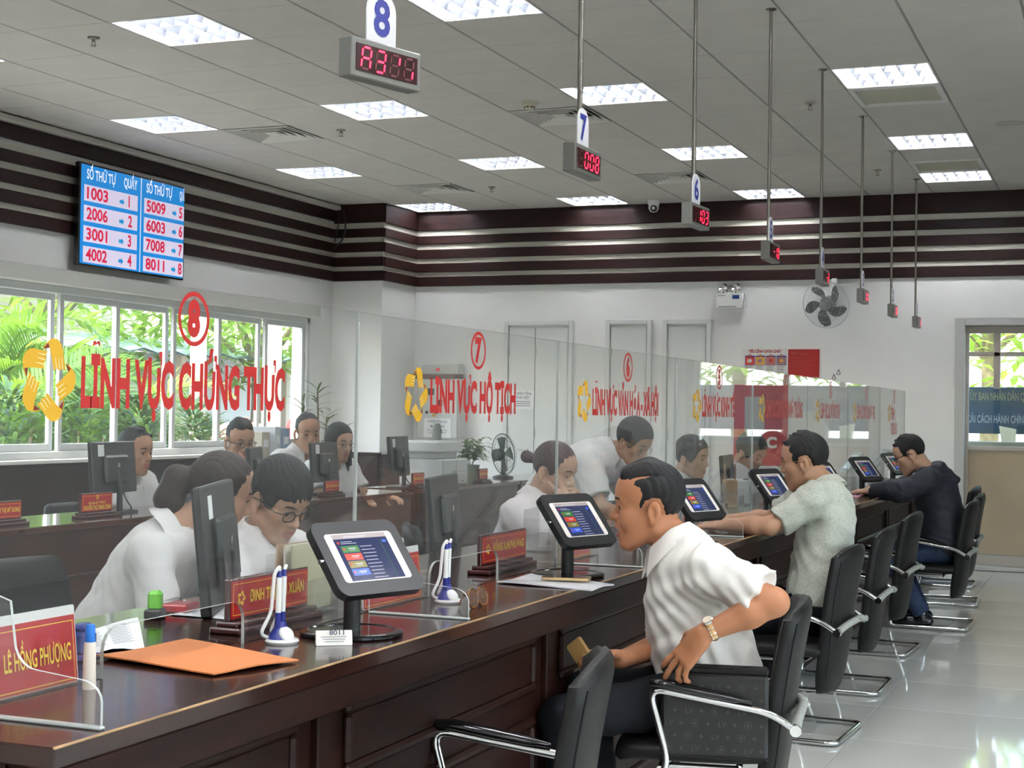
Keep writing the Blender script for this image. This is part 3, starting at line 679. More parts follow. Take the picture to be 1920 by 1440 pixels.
MB().box((.21,-.012,.50), (.20,.012,.36), bev=.02).build('grey_panel', mat('board_grey', (.42,.43,.42), .5), e)
put_text(MB(), 'C', .10, (.33,-.0098,.18), UX, UZ, bold=.05).build('letter', M_whitep, e)
for (x, z, lb) in ((-2.595,1.845,'upper small black wire hook on the white wall'), (-2.64,1.80,'lower small black wire hook on the white wall')):
    tag(MB().tube(fillet([(x,YB-.004,z+.03),(x,YB-.02,z+.03),(x+.02,YB-.022,z-.02),(x-.02,YB-.022,z-.02),(x,YB-.02,z+.025)], .012), .003, 6).build('wall_hook', M_black), lb, 'hook', 'wall hooks')
# electrical cabinet
e = empty('electrical_cabinet', (-7.03, YB, 1.115), 0, 'grey wall electrical cabinet with paper notice behind the screen', 'cabinet')
M_cab = mat('cabinet_grey', (.60,.62,.60), .45)
MB().box((.24,-.10,.32), (.48,.20,.64), bev=.006).build('body', M_cab, e)
MB().box((.24,-.207,.32), (.46,.012,.62), bev=.004).build('door', M_cab, e)
MB().box((.19,-.10,.665), (.50,.23,.05), bev=.006).build('top_trim', mat('cab_trim', (.16,.10,.09), .5), e)
MB().box((.24,-.08,.745), (.42,.14,.11), bev=.004).build('conduit_box', M_cab, e)
m = MB().box((.15,-.216,.50), (.10,.006,.07)); m.box((.27,-.216,.38), (.05,.006,.07))
for k in range(2): m.lathe([(.016,0),(.016,.012),(.001,.014)], o=(.12+.11*k,-.214,.28), axis=(0,-1,0), n=12)
m.build('meter', M_black, e)
MB().flat([(-.03,0),(.03,0),(0,.05)], [(0,1,2)], (.20,-.2145,.235), UX, UZ).build('warning_sticker', M_yellow, e)
pp = MB().box((.245,-.216,.115), (.315,.003,.205)).build('paper_notice', M_paper, e)
p = MB()
put_text(p, 'TỦ ĐIỆN ĐỘNG LỰC', .026, (.245,-.218,.17), UX, UZ, width=.23, align='C'); put_text(p, '(MÁY LẠNH)', .026, (.245,-.218,.122), UX, UZ, width=.17, align='C')
put_text(p, 'LẦU 2. ATM TƯƠNG TỰ', .014, (.245,-.218,.085), UX, UZ, width=.23, align='C'); put_text(p, 'SỬ DỤNG KHI CÓ SỰ CỐ', .014, (.245,-.218,.057), UX, UZ, width=.2, align='C')
p.build('print', M_ink, pp)
e = empty('door_notice', (-6.02, YB-.022, 1.445), 0, 'white paper notice taped to the double door', 'paper notice')
MB().box((.13,-.012,.0975), (.265,.003,.2)).build('sheet', M_paper, e); p = MB()
put_text(p, 'TỦ ĐIỆN TỔNG', .024, (.13,-.0142,.15), UX, UZ, width=.2, align='C'); put_text(p, 'TẦNG TRỆT', .024, (.13,-.0142,.108), UX, UZ, width=.16, align='C')
for q in range(3): p.quad(.04,.075-.022*q,.22,.082-.022*q,(0,-.014,0),UX,UZ)
p.build('print', M_ink, e)
# ================================================================== CUSTOMER CHAIRS
def chair_meshes():
    g = {}
    # backrest: padded, tall, curved, tapering below the seat; forward is +x
    rings = []; zs = [.20,.225,.28,.40,.52,.64,.74,.80,.835,.85]
    for i, z in enumerate(zs):
        t = (z-.20)/.65
        w = .165+.065*math.sin(min(1, t*1.5)*math.pi/2); w *= (.80 if i == 0 else .90 if i == 1 else .965 if i == 8 else .90 if i == 9 else 1)
        th = .030 if 1 < i < 8 else (.022 if i in (1, 8) else .010)
        xc = -.255-.05*(t-.45)+.085*(abs(t-.42)**1.7)*(1 if t < .42 else -.9)
        ring = []; N = 20
        for k in range(N):
            a = 2*math.pi*k/N; u = math.copysign(abs(math.cos(a))**.35, math.cos(a)); v = math.copysign(abs(math.sin(a))**.7, math.sin(a))
            zz = z-(.035*abs(u)**3 if i > 7 else 0)
            ring.append((xc+th*v+.045*u*u, u*w, zz))
        rings.append(ring)
    g['backrest'] = (MB().loft(rings).mesh('backrest', M_leather, 55), None)
    g['piping'] = []
    for sg in (-1, 1):
        pp = []
        for z in (.28,.40,.52,.64,.74,.79):
            t = (z-.20)/.65; w = .165+.065*math.sin(min(1, t*1.5)*math.pi/2); xc = -.255-.05*(t-.45)+.085*(abs(t-.42)**1.7)*(1 if t < .42 else -.9)
            u = .90; v = -(1-u**(2/.35))**.35 if u**(2/.35) < 1 else 0; pp.append((xc-.0300*abs(v)+.045*u*u, sg*u*w, z))
        g['piping'].append(MB().tube(pp, .0035, 6).mesh('piping', M_leather, 60))
    rings = []
    for i, (x, wz) in enumerate(((-.20,.55),(-.18,.9),(-.1,1),(.1,1),(.2,1),(.235,.9),(.25,.55))):
        ring = []
        for k in range(20):
            a = 2*math.pi*k/20; u = math.copysign(abs(math.cos(a))**.4, math.cos(a)); v = math.copysign(abs(math.sin(a))**.7, math.sin(a))
            ring.append((x, u*.235*(1 if wz == 1 else .94 if wz > .8 else .88), .392+.036*wz*v-(.012 if x > .21 else 0)))
        rings.append(ring)
    g['seat'] = (MB().loft(rings).mesh('seat', M_leather, 55), None)
    fr = MB(); half = [(-.285,.272,.488),(-.21,.272,.535),(.145,.272,.592),(.085,.262,.375),(.215,.255,.016),(-.28,.255,.016)]
    path = half+[(x, -y, z) for (x, y, z) in half[::-1]]
    fr.tube(fillet(path, .05, 6), .0115, 10); fr.cyl((.11,-.262,.35), (.11,.262,.35), .011, n=8).cyl((-.12,-.20,.35), (-.12,.20,.35), .011, n=8)
    fr.tube([(.11,.2,.35),(-.12,.2,.35)], .01, 8).tube([(.11,-.2,.35),(-.12,-.2,.35)], .01, 8)
    for s in (-1, 1): fr.cyl((-.285,s*.258,.488), (-.285,s*.288,.488), .017, n=12)
    g['frame'] = (fr.mesh('frame', M_chrome, 50), None)
    for nm, s in (('armrest', 1), ('armrest', -1)):
        rings = []
        for (x, z, q) in ((.152,.588,.3),(.14,.606,.8),(.09,.606,1),(0,.590,1),(-.10,.573,.9),(-.16,.563,.4)):
            rings.append([(x, s*.272+.024*q*math.cos(a), z+.014*q*math.sin(a)) for a in [2*math.pi*k/12 for k in range(12)]])
        g.setdefault('arm', []).append(MB().loft(rings).mesh('armrest', M_gblack, 60))
    br = fillet([(-.285,.262,.488),(-.29,.20,.50),(-.30,.10,.512),(-.308,0,.516),(-.30,-.10,.512),(-.29,-.20,.50),(-.285,-.262,.488)], .03, 4)
    g['bracket'] = (MB().tube(br, .0155, 10).mesh('back_bracket', mat('taped_bracket', (.34,.345,.31), .55, noise=.15, nscale=30), 60), None)
    g['bolt'] = (MB().cyl((-.328,0,.516), (-.321,0,.516), .009, n=10).mesh('bolt', M_steel), None)
    return g
CH = chair_meshes()
def chair(x, y, rz, label, sc=1.0):
    e = empty('visitor_chair', (x, y, 0), rz, label, 'chair', 'black visitor chairs along the counter'); e.scale = (sc, sc, sc)
    b = link('backrest', CH['backrest'][0], e); [link('piping', q, b) for q in CH['piping']]; link('seat', CH['seat'][0], e); link('frame', CH['frame'][0], e)
    for m in CH['arm']: link('armrest', m, e)
    k = link('back_bracket', CH['bracket'][0], e); link('bolt', CH['bolt'][0], k); return e
PI = math.pi
CHAIRS = [(-1.425,3.31,PI+.26,'empty black leather visitor chair nearest the camera',1.0), (-1.22,4.65,PI+.2,'black visitor chair under the man in the white shirt',1.0), (-1.40,6.80,PI-.05,'black visitor chair under the man in the pale green shirt',1.0),
 (-1.43,8.05,PI,'empty black visitor chair right behind the pale green shirt man',1.0), (-1.46,9.42,PI-.05,'empty black visitor chair pushed in between the green and navy men',1.0), (-1.25,10.72,PI-.02,'black visitor chair under the man in the navy jacket',1.02),
 (-1.32,12.1,PI+.05,'empty black visitor chair just beyond the navy jacket man',1.0), (-1.46,13.4,PI,'farthest empty black visitor chair before the glazed door',1.0)]
for a in CHAIRS: chair(*a)
# ================================================================== TABLET STANDS
M_ipadw = mat('tablet_white', (.78,.72,.66), .3); M_scrd = mat('tablet_screen', (.012,.016,.045), .10, emit=(.016,.022,.07), estr=.4)
M_btg = mat('button_green', (.02,.10,.02), .2, emit=(.02,.12,.02), estr=.32); M_btr = mat('button_red', (.3,.03,.02), .2, emit=(.40,.035,.02), estr=.32)
M_bto = mat('button_olive', (.12,.10,.02), .2, emit=(.14,.12,.02), estr=.32); M_btb = mat('button_blue', (.02,.06,.35), .2, emit=(.02,.07,.40), estr=.32)
M_txt = mat('tablet_text', (.3,.3,.32), .3, emit=(.34,.36,.42), estr=.32); M_bar = mat('tablet_bar', (.25,.2,.2), .3, emit=(.22,.19,.20), estr=.32)
def tablet_meshes():
    th, ph = math.radians(-20), math.radians(39)
    ux = Vector((math.sin(-th), math.cos(-th), 0)); nh = Vector((math.cos(th), math.sin(th), 0)); uy = Vector((0,0,1))*math.cos(ph)-nh*math.sin(ph); nn = ux.cross(uy)
    C = Vector((.03, .02, .185))
    g = {}
    g['base'] = MB().lathe([(.001,0),(.118,0),(.122,.004),(.122,.010),(.116,.013),(.105,.0135),(.102,.011),(.001,.011)], n=40).mesh('base', M_gblack, 30)
    bk = C-nn*.028-uy*.03
    g['pole'] = MB().cyl((0,0,.01), (0,0,.125), .0205, n=20).tube([(0,0,.12),(0,0,.145), tuple(bk*.55+Vector((0,0,.16))*.45), tuple(bk)], [.02,.019,.017,.017], 12).mesh('pole', M_black, 40)
    g['enclosure'] = MB().prism(rrect(.27,.205,.028,6), C-nn*.011, ux, uy, .022).mesh('enclosure', M_black, 35)
    g['lock'] = MB().cyl(tuple(C-ux*.135-nn*.008), tuple(C-ux*.146-nn*.008), .006, n=10).mesh('lock', M_chrome, 40)
    g['bezel'] = MB().prism(rrect(.213,.136,.010,4), C+nn*.0006, ux, uy, .001).mesh('bezel', M_ipadw)
    s = MB(); W2, H2 = .170, .130; s.quad(-W2/2,-H2/2,W2/2,H2/2, C, ux, uy, 0, .0014); s.quad(-W2/2,H2/2-.013,W2/2,H2/2, C, ux, uy, 5, .0017)
    s.quad(-.05,H2/2-.009,.02,H2/2-.006, C, ux, uy, 6, .0019)
    for q in range(2): s.quad(-.066,H2/2-.022-.005*q,-.03+.012*q,H2/2-.0205-.005*q, C, ux, uy, 6, .0017)
    s.flat([(-.074+.004*math.cos(t), .041+.004*math.sin(t)) for t in [PI*2*k/10 for k in range(10)]], [tuple(range(10))], C, ux, uy, 2, .0017)
    for k in range(4):
        y1 = .032-.0215*k; s.quad(-.072,y1-.0185,-.018,y1, C, ux, uy, 1+k, .0017); s.quad(-.052,y1-.0085,-.028,y1-.0065, C, ux, uy, 6, .0019); s.quad(-.049,y1-.0125,-.031,y1-.0115, C, ux, uy, 6, .0019)
        s.flat([(-.065+.0036*math.cos(t), y1-.009+.0036*math.sin(t)) for t in [PI*2*q/10 for q in range(10)]], [tuple(range(10))], C, ux, uy, 2, .0019)
    for k in range(10): s.quad(-.012,.028-.0098*k,.026+.006*((k*7) % 4)/3,.0295-.0098*k, C, ux, uy, 6, .0017)
    s.quad(.066,.036,.078,.044, C, ux, uy, 4, .0017); s.quad(.060,-H2/2,.0612,H2/2-.02, C, ux, uy, 1, .0016)
    g['screen'] = s.mesh('screen', [M_scrd, M_btg, M_btr, M_bto, M_btb, M_bar, M_txt])
    o = C+ux*.0955; g['home_button'] = MB().flat([(.0055*math.cos(t), .0055*math.sin(t)) for t in [PI*2*k/16 for k in range(16)]], [tuple(range(16))], o, ux, uy, 0, .0018).mesh('home_button', mat('button_ring', (.62,.60,.58), .3))
    return g
TB = tablet_meshes()
for n in range(8, 0, -1):
    e = empty('tablet_stand', (-1.695, 3.205+1.497*(8-n), ZT), {6: .02, 4: .03, 2: -.03}.get(n, 0), 'black framed tablet on a round base in front of counter %s' % WORD[n], 'tablet stand', 'tablet stands on the counter')
    link('base', TB['base'], e); link('pole', TB['pole'], e); en = link('enclosure', TB['enclosure'], e); link('lock', TB['lock'], en); bz = link('tablet', TB['bezel'], e); link('screen', TB['screen'], bz); link('home_button', TB['home_button'], bz)
# ================================================================== NAME PLATES
def plate_acrylic(y0, y1, name, lb, hz=.148, x=-1.872):
    e = empty('name_plate', (x, (y0+y1)/2, ZT), 0, lb, 'name plate', 'red name plates'); w = y1-y0; tl = Vector((-.10,0,1)).normalized()
    MB().prism(rrect(w,hz,.004,2,0,hz/2), (0,0,0), UY, tl, .004).build('backing', M_whitep, e)
    MB().box((.0,0,.003), (.05,w,.006), bev=.002).build('foot', M_fin, e)
    p = MB().prism(rrect(w-.008,hz-.02,.002,2,0,hz/2-.008), (.003,0,0), UY, tl, .002).build('red_sheet', M_red, e)
    t = MB(); O = (.0042,0,0); a, b, c, d = -w/2+.010, w/2-.010, .008, hz-.028
    for (x0, z0, x1, z1) in ((a,c,b,c+.0016),(a,d-.0016,b,d),(a,c,a+.0016,d),(b-.0016,c,b,d)): t.quad(x0,z0,x1,z1,O,UY,tl)
    if name: put_text(t, name, .032, (.0044, -.034, .047), UY, tl, width=.187, bold=.016)
    t.build('print', M_gold, p)
plate_acrylic(2.06, 2.418, 'LÊ HỒNG PHƯỢNG', 'red name plate with gold lettering nearest the camera')
plate_acrylic(3.60, 3.96, '', 'red name plate behind the nearest tablet pole')
plate_acrylic(5.16, 5.44, '', 'red name plate behind the pole of the second tablet')
plate_acrylic(6.62, 6.92, '', 'red name plate behind the third tablet')
M_standw = mat('stand_wood', (.06,.012,.012), .25, coat=.4)
def plate_wood(x, y, z, w, hz, name, lb, rz=0, two=None, th=.026):
    e = empty('name_plate', (x, y, z), rz, lb, 'name plate', 'red name plates')
    MB().box((0,0,.008), (.085,w+.03,.016), bev=.004).box((0,0,.022), (.06,w+.012,.014), bev=.004).build('wooden_base', M_standw, e)
    MB().box((-.004,0,.028+hz/2), (.016,w,hz), bev=.003).build('backing', M_standw, e)
    p = MB().box((.0045,0,.028+hz/2), (.003,w-.012,hz-.012)).build('red_sheet', M_red, e)
    t = MB(); O = (.0062,0,.028); a, b, c, d = -w/2+.013, w/2-.013, .013, hz-.013
    for (x0, z0, x1, z1) in ((a,c,b,c+.0014),(a,d-.0014,b,d),(a,c,a+.0014,d),(b-.0014,c,b,d)): t.quad(x0,z0,x1,z1,O,UY,UZ)
    if two: put_text(t, two, th*.7, (O[0],0,.028+hz*.42), UY, UZ, width=w*.55, align='C'); put_text(t, name, th, (O[0],0,.028+hz*.16), UY, UZ, width=w*.84, align='C', bold=.03); ey, ez, er = 0, .028+hz*.78, hz*.13
    else: put_text(t, name, th, (O[0], -w/2+w*.23, .028+hz*.40), UY, UZ, width=w*.70, bold=.03); ey, ez, er = -w/2+w*.13, .028+hz*.52, hz*.17
    sr = MB(); ribbon_star(t, sr, (O[0], ey, ez), er); t.build('print', M_gold, p)
plate_wood(-1.955, 3.26, ZT, .37, .10, 'ĐINH THỊ KIM XUÂN', 'red name plate on a dark wood stand beside the nearest pen set')
plate_wood(-1.955, 4.78, ZT, .40, .10, 'ĐẶNG A.M.PHƯƠNG', 'red name plate on a dark wood stand left of the second tablet')
# ================================================================== COUNTER ITEMS
M_navy = mat('pen_blue', (.012,.02,.20), .3)
def pen_stand(x, y, rz, lb, z=ZT):
    e = empty('pen_stand', (x, y, z), rz, lb, 'pen stand', 'twin pen stands on the counter')
    MB().lathe([(.001,0),(.036,0),(.039,.005),(.036,.010),(.001,.011)], n=28).build('base', M_whitep, e, smooth=40)
    MB().lathe([(.030,.010),(.026,.020),(.016,.034),(.012,.05)], o=(-.004,0,0), n=20).build('holder', M_navy, e, smooth=50)
    MB().lathe([(.001,.005),(.016,.004),(.020,0),(.020,-.003)], o=(.016,-.008,.022), axis=(.75,-.3,.55), n=18).build('badge', M_whitep, e, smooth=50)
    for k, (dx, dy) in enumerate(((-.006,-.011),(-.006,.011))):
        p = MB().cyl((dx,dy,.034), (dx*.9,dy*1.05,.07), .0072, n=12, mi=1).cyl((dx*.9,dy*1.05,.07), (dx*.6,dy*1.15,.150), .0066, n=12).cyl((dx*.6,dy*1.15,.150), (dx*.55,dy*1.2,.166), .0066, .0045, n=12, mi=1).build('pen', [M_whitep, M_navy], e, smooth=40)
        MB().tube(fillet([(dx*.55,dy*1.2,.164),(dx*.5+.003,dy*1.6,.176),(dx-.004,dy*2.3,.16),(dx-.012,dy*2.0,.07),(dx-.03,dy*2.6-.012,.022),(dx-.018,dy*1.0,.010)], .016, 5), .0042, 8).build('cord', M_whitep, p, smooth=60)
pen_stand(-1.775, 3.02, .1, 'white and blue twin pen stand left of the nearest tablet'); pen_stand(-1.745, 3.868, .1, 'white and blue twin pen stand between the two nearest tablets')
pen_stand(-1.76, 6.32, .1, 'white and blue twin pen stand before the third tablet'); pen_stand(-1.74, 11.05, .1, 'small twin pen stand by the hands of the navy jacket man')
e = empty('glue_bottle', (-1.802, 2.362, ZT), 0, 'translucent glue bottle with blue cap by the nearest name plate', 'glue bottle')
M_glue = mat('glue_body', (.80,.72,.62), .35, spec=.4)
MB().lathe([(.001,0),(.0125,0),(.013,.004),(.0118,.04),(.0112,.082),(.0105,.088),(.001,.089)], n=20).build('bottle', M_glue, e, smooth=40)
MB().lathe([(.0100,.0875),(.0096,.10),(.0092,.118),(.0075,.121),(.001,.1215)], n=20).build('cap', mat('cap_blue', (.01,.16,.60), .35), e, smooth=40)
e = empty('stamp_box', (-2.03, 2.63, ZT), .1, 'dark blue self-inking stamp behind the glue bottle', 'stamp')
MB().box((0,0,.035), (.05,.055,.05), bev=.008).build('housing', mat('stamp_blue', (.03,.04,.20), .25), e); MB().box((0,0,.006), (.055,.06,.012), bev=.003).build('foot', M_navy, e); MB().box((0,0,.068), (.03,.05,.014), bev=.005).build('handle', M_navy, e)
e = empty('green_stamp', (-2.26, 3.22, ZT), .3, 'bright green hand stamp standing behind the papers', 'stamp')
MB().box((0,0,.045), (.034,.036,.05), bev=.008).build('handle', mat('stamp_green', (.16,.62,.03), .35), e); MB().box((0,0,.012), (.044,.05,.024), bev=.004).build('foot', M_black, e)
e = empty('ink_pad', (-2.28, 3.36, ZT), .2, 'clear topped red ink pad beside the monitor foot', 'ink pad')
MB().box((0,0,.012), (.07,.09,.022), bev=.004).build('case', M_red, e); MB().box((0,0,.027), (.066,.085,.010), bev=.003).build('lid', M_fin, e)
def sheet(name, pts, lb, cat, m=M_paper, lines=0, z=ZT, t=.0016, warp=.003, group=None):
    c = np.mean(np.array(pts), 0); e = empty(name, (c[0], c[1], z), 0, lb, cat, group); P = [Vector((p[0]-c[0], p[1]-c[1], 0)) for p in pts]
    n = 6; vs = []
    for i in range(n+1):
        for j in range(n+1):
            u, v = i/n, j/n; q = P[0]*(1-u)*(1-v)+P[1]*u*(1-v)+P[2]*u*v+P[3]*(1-u)*v
            vs.append((q.x, q.y, t+warp*(math.sin(u*3.1+v*2)**2+2.0*max(0, u-.8)*v)))
    fs = [(i*(n+1)+j, (i+1)*(n+1)+j, (i+1)*(n+1)+j+1, i*(n+1)+j+1) for i in range(n) for j in range(n)]
    m1 = MB().add(vs, fs); m1.add([(v[0], v[1], v[2]-t) for v in vs], [f[::-1] for f in fs])
    bd = [i*(n+1) for i in range(n)]+[n*(n+1)+j for j in range(n)]+[i*(n+1)+n for i in range(n, 0, -1)]+[j for j in range(n, 0, -1)]; K = len(vs)
    m1.f += [(bd[i], bd[(i+1) % len(bd)], bd[(i+1) % len(bd)]+K, bd[i]+K) for i in range(len(bd))]; m1.m += [0]*len(bd)
    s_ = m1.build('sheet', m, e, smooth=30)
    if lines:
        L = MB()
        for k in range(lines):
            v0 = .12+.76*k/lines; a, b = (.12, .42) if k % 3 else (.10,.45)
            for (u0, u1) in ((a, b), (.55, .86-.05*(k % 2))):
                q = [P[0]*(1-u)*(1-v)+P[1]*u*(1-v)+P[2]*u*v+P[3]*(1-u)*v for (u, v) in ((u0,v0),(u1,v0),(u1,v0+.014),(u0,v0+.014))]
                h = t+warp*1.05+.0012; L.add([(w.x, w.y, h) for w in q], [(0,1,2,3)])
        L.build('print', M_ink, s_)
    return e
M_orange = mat('envelope_orange', (.60,.20,.06), .6, noise=.04, nscale=6)
sheet('envelope', [(-1.665,2.572),(-1.603,2.798),(-1.957,2.91),(-2.0,2.641)], 'flat orange paper envelope lying on the near counter', 'envelope', M_orange, 0, ZT+.004, .003, .004)
sheet('document', [(-2.03,2.62),(-1.99,2.80),(-2.24,3.12),(-2.30,2.90)], 'printed white form sheets behind the orange envelope', 'document', M_paper, 14, ZT, .0012, .012)
sheet('document', [(-1.483,4.33),(-1.471,4.51),(-1.79,4.64),(-1.81,4.375)], 'plastic covered papers under the gold phone', 'document', mat('plastic_sleeve', (.72,.73,.76), .15, noise=.06, nscale=12), 0, ZT, .004, .005)
sheet('document', [(-1.75,6.25),(-1.75,6.55),(-1.96,6.55),(-1.96,6.25)], 'white form under the hands of the green shirt man', 'document', M_paper, 8, ZT, .0012, .003)
sheet('document', [(-1.66,10.35),(-1.66,10.62),(-1.92,10.66),(-1.92,10.36)], 'pink paper form before the navy jacket man', 'document', mat('pink_paper', (.80,.38,.52), .6), 0, ZT, .004, .004)
sheet('document', [(-2.02,3.28),(-2.02,3.52),(-2.26,3.52),(-2.26,3.28)], 'white form under the pen of the short haired clerk', 'document', M_paper, 8, ZT, .0012, .003)
e = empty('smartphone', (-1.625, 4.50, ZT+.011), .22+PI/2, 'gold smartphone lying face up on the plastic covered papers', 'phone')
MB().prism(rrect(.075,.152,.012,5), (0,0,.0045), UX, UY, .008).build('body', mat('phone_gold', (.62,.44,.22), .25, metal=.6), e, smooth=40); MB().prism(rrect(.070,.146,.010,5), (0,0,.0088), UX, UY, .0008).build('glass', M_gblack, e)
e = empty('ticket_card', (-1.655, 3.045, ZT), -.95, 'small folded white queue ticket in front of the nearest tablet', 'ticket')
m = MB(); m.prism(rrect(.082,.034,.002,2,0,.017), (.008,0,.0005), UY, (-.35,0,1), .001); m.prism(rrect(.082,.034,.002,2,0,.017), (-.016,0,.0005), UY, (.35,0,1), .001); m.build('card', mat('ticket_paper', (.82,.80,.74), .6), e)
m = MB(); tl = Vector((-.35,0,1)).normalized(); put_text(m, '8011', .010, (.0088,-.012,.0245), UY, tl, width=.034, bold=.03)
for q in range(3): m.quad(-.030+.004*q,.0195-.0055*q,.028-.003*q,.0207-.0055*q,(.0088,0,0),UY,tl,0,.0006)
m.build('print', M_ink, e)
e = empty('sunglasses', (-1.635, 3.83, ZT), 1.55, 'amber tortoiseshell sunglasses standing folded on the counter', 'sunglasses')
M_amber = mat('amber_lens', (.08,.026,.006), .06, spec=.8); M_tort = mat('tortoise', (.16,.055,.012), .15, noise=.7, nscale=60)
for k, s in enumerate((-1, 1)):
    MB().prism(rrect(.052,.046,.018,5,s*.031,.026), (0,0,0), UX, (0,.18,1), .003).build('lens', M_amber, e)
    m = MB(); P = [Vector((p[0], .18*p[1]*.98, p[1])) for p in rrect(.055,.049,.019,5,s*.031,.026)]; m.tube(P, .0028, 8, closed=True); m.build('rim', M_tort, e, smooth=60)
    MB().tube(fillet([(s*.058,.006,.038),(s*.060,.02,.038),(s*.045-.01*k,.028+.006*k,.034),(-s*.03,.032+.006*k,.026),(-s*.052,.030+.006*k,.008)], .008), .0024, 8).build('temple', M_tort, e, smooth=60)
MB().tube([(-.007,.007,.036),(0,.008,.039),(.007,.007,.036)], .0025, 8).build('bridge', M_steel, e)
# document holders: clear acrylic trays behind the screen
def tray(x, y, z, lb, m=M_fin, w=.24, d=.10, h=.16):
    e = empty('document_holder', (x, y, z), .12, lb, 'document holder', 'clear document holders')
    for (c, s_) in (((0,0,.003),(d,w,.006)), ((-d/2,0,h/2),(.004,w,h)), ((d/2,0,h*.3),(.004,w,h*.6)), ((0,-w/2,h*.4),(d,.004,h*.8)), ((0,w/2,h*.4),(d,.004,h*.8))): MB().box(c, s_).build('side', m, e)
    return e
tray(-1.98, 3.47, ZT, 'clear holder with leaflets behind the nearest tablet pole')
for k, c in enumerate(((.45,.30,.18),(.72,.70,.62),(.55,.52,.35))): tag(MB().box((-2.0+.022*k,3.47,ZT+.10), (.006,.20,.17)).build('leaflet', mat('leaflet_%d' % k, c, .6)), ('brown','white','olive')[k]+' leaflet standing in the clear holder behind the nearest tablet', 'leaflet', 'leaflets in the holder')
tray(-2.10, 5.55, ZT, 'clear holder behind the second tablet'); tray(-2.0, 8.2, ZT, 'clear holder in front of the far clerks')
# ================================================================== MONITORS
M_mon = mat('monitor_back', (.020,.021,.022), .35, noise=.1, nscale=4)
def monitor(x, y, z, rz, lb, w=.50, h=.31, sticker=False, tilt=-.08, lift=.10):
    e = empty('monitor', (x, y, z), rz, lb, 'monitor', 'black desktop monitors'); R = Matrix.Rotation(tilt, 3, 'Y')
    c = Vector((0,0,lift+h/2))
    MB().box(c, (.028,w,h), bev=.006, rot=R).build('case', M_mon, e)
    MB().box(c+Vector((.022,0,-.01)), (.03,w*.55,h*.55), bev=.012, rot=R).build('back_cover', M_mon, e)
    MB().box(c+R @ Vector((-.0146,0,0)), (.001,w-.02,h-.02), rot=R).build('screen', mat('monitor_screen', (.03,.05,.08), .1, emit=(.25,.32,.4), estr=.4), e)
    MB().tube(fillet([(.045,0,.006),(.045,0,lift+.02),(.03,0,lift+h*.45)], .03), .016, 10).build('neck', M_mon, e, smooth=50)
    MB().prism(rrect(.17,.22,.03,5), (.02,0,.005), UX, UY, .010).build('foot', M_mon, e, smooth=40)
    MB().lathe([(.001,.001),(.012,.001),(.012,0)], o=tuple(c+R @ Vector((.0378,0,.01))), axis=(1,0,0), n=20).build('logo', M_steel, e)
    if sticker: MB().box(c+R @ Vector((.0146,-w*.30,h*.33)), (.001,.06,.06), rot=R).build('sticker', M_paper, e)
    MB().tube(fillet([(.03,.03,lift+.06),(.05,.05,lift-.03),(.09,.06,.015),(.02,.10,.006)], .03), .004, 6).build('power_cord', M_black, e)
    return e
monitor(-2.26, 3.50, .755, -.42*-1, 'large black monitor with its back to the camera beside the leaning clerk', .54, .33, True, -.10, .115)
monitor(-2.55, 5.6, .755, .2, 'black monitor of the clerk with the red bun', .48, .29, False, -.10, .10)
monitor(-2.45, 8.05, .755, .1, 'grey backed monitor in front of the standing woman', .48, .29)
monitor(-2.45, 9.9, .755, .1, 'black monitor before the fourth clerk behind the screen', .48, .29)
# ================================================================== BACK DESK ROW
DXF, DZ = -4.58, .85
def back_desk(y0, y1, lb):
    e = empty('staff_desk', (DXF-.25, (y0+y1)/2, 0), 0, lb, 'desk', 'staff desks along the window side'); w = y1-y0-.01
    MB().box((0,0,DZ-.015), (.50,w,.03), bev=.004).build('desk_top', mat('desk_top', (.085,.030,.020), .10, noise=.3, nscale=5, coat=.6), e)
    MB().box((.22,0,DZ/2-.015), (.03,w-.04,DZ-.03)).build('front_panel', M_woodb, e)
    for s in (-1, 1): MB().box((-.01,s*(w/2-.03),DZ/2-.015), (.42,.03,DZ-.03)).build('side_panel', M_woodb, e)
    for z in (.60,.36,.14): MB().box((.238,0,z), (.01,w-.10,.012), bev=.003).build('rail', M_woodb, e)
    for k in range(3): MB().box((-.02,w/2-.28,.66-.22*k), (.40,.42,.20), bev=.006).build('drawer', M_woodb, e)
back_desk(5.0, 7.3, 'dark wooden staff desk nearest the left edge'); back_desk(7.32, 9.55, 'wooden staff desk before the three seated colleagues'); back_desk(9.75, 11.55, 'wooden staff desk under the printer'); back_desk(11.57, 13.4, 'farthest wooden staff desk under the potted plant')
plate_wood(-4.74, 5.56, DZ, .25, .085, 'PHẠM THỊ MỸ DUNG', 'red name plate at the left edge on the staff desk', th=.02)
plate_wood(-4.74, 6.24, DZ, .25, .095, 'NGUYỄN THỊ THANH TRÂM', 'red name plate in front of the man by the left monitor', two='Phó Giám đốc TTPVHCC', th=.018)
plate_wood(-4.72, 8.62, DZ, .19, .075, 'NGUYỄN HOÀNG THY', 'red name plate in front of the woman with glasses', th=.018)
plate_wood(-4.70, 9.86, DZ, .19, .085, 'NGUYỄN DUY LỢI', 'red name plate between monitor and printer', th=.018)
plate_wood(-4.66, 10.95, DZ, .17, .085, 'NGUYỄN THỊ', 'red name plate in front of the potted plant', th=.018)
monitor(-4.90, 6.58, DZ, .12, 'black monitor hiding the man at the left of the back row', .44, .27, True, -.08, .10)
monitor(-4.90, 7.98, DZ, .35, 'black monitor in front of the man with his hand on his mouth', .40, .25, False, -.08, .07)
monitor(-4.88, 8.80, DZ, .10, 'black monitor with white label left of the woman with glasses', .42, .26, True, -.08, .08)
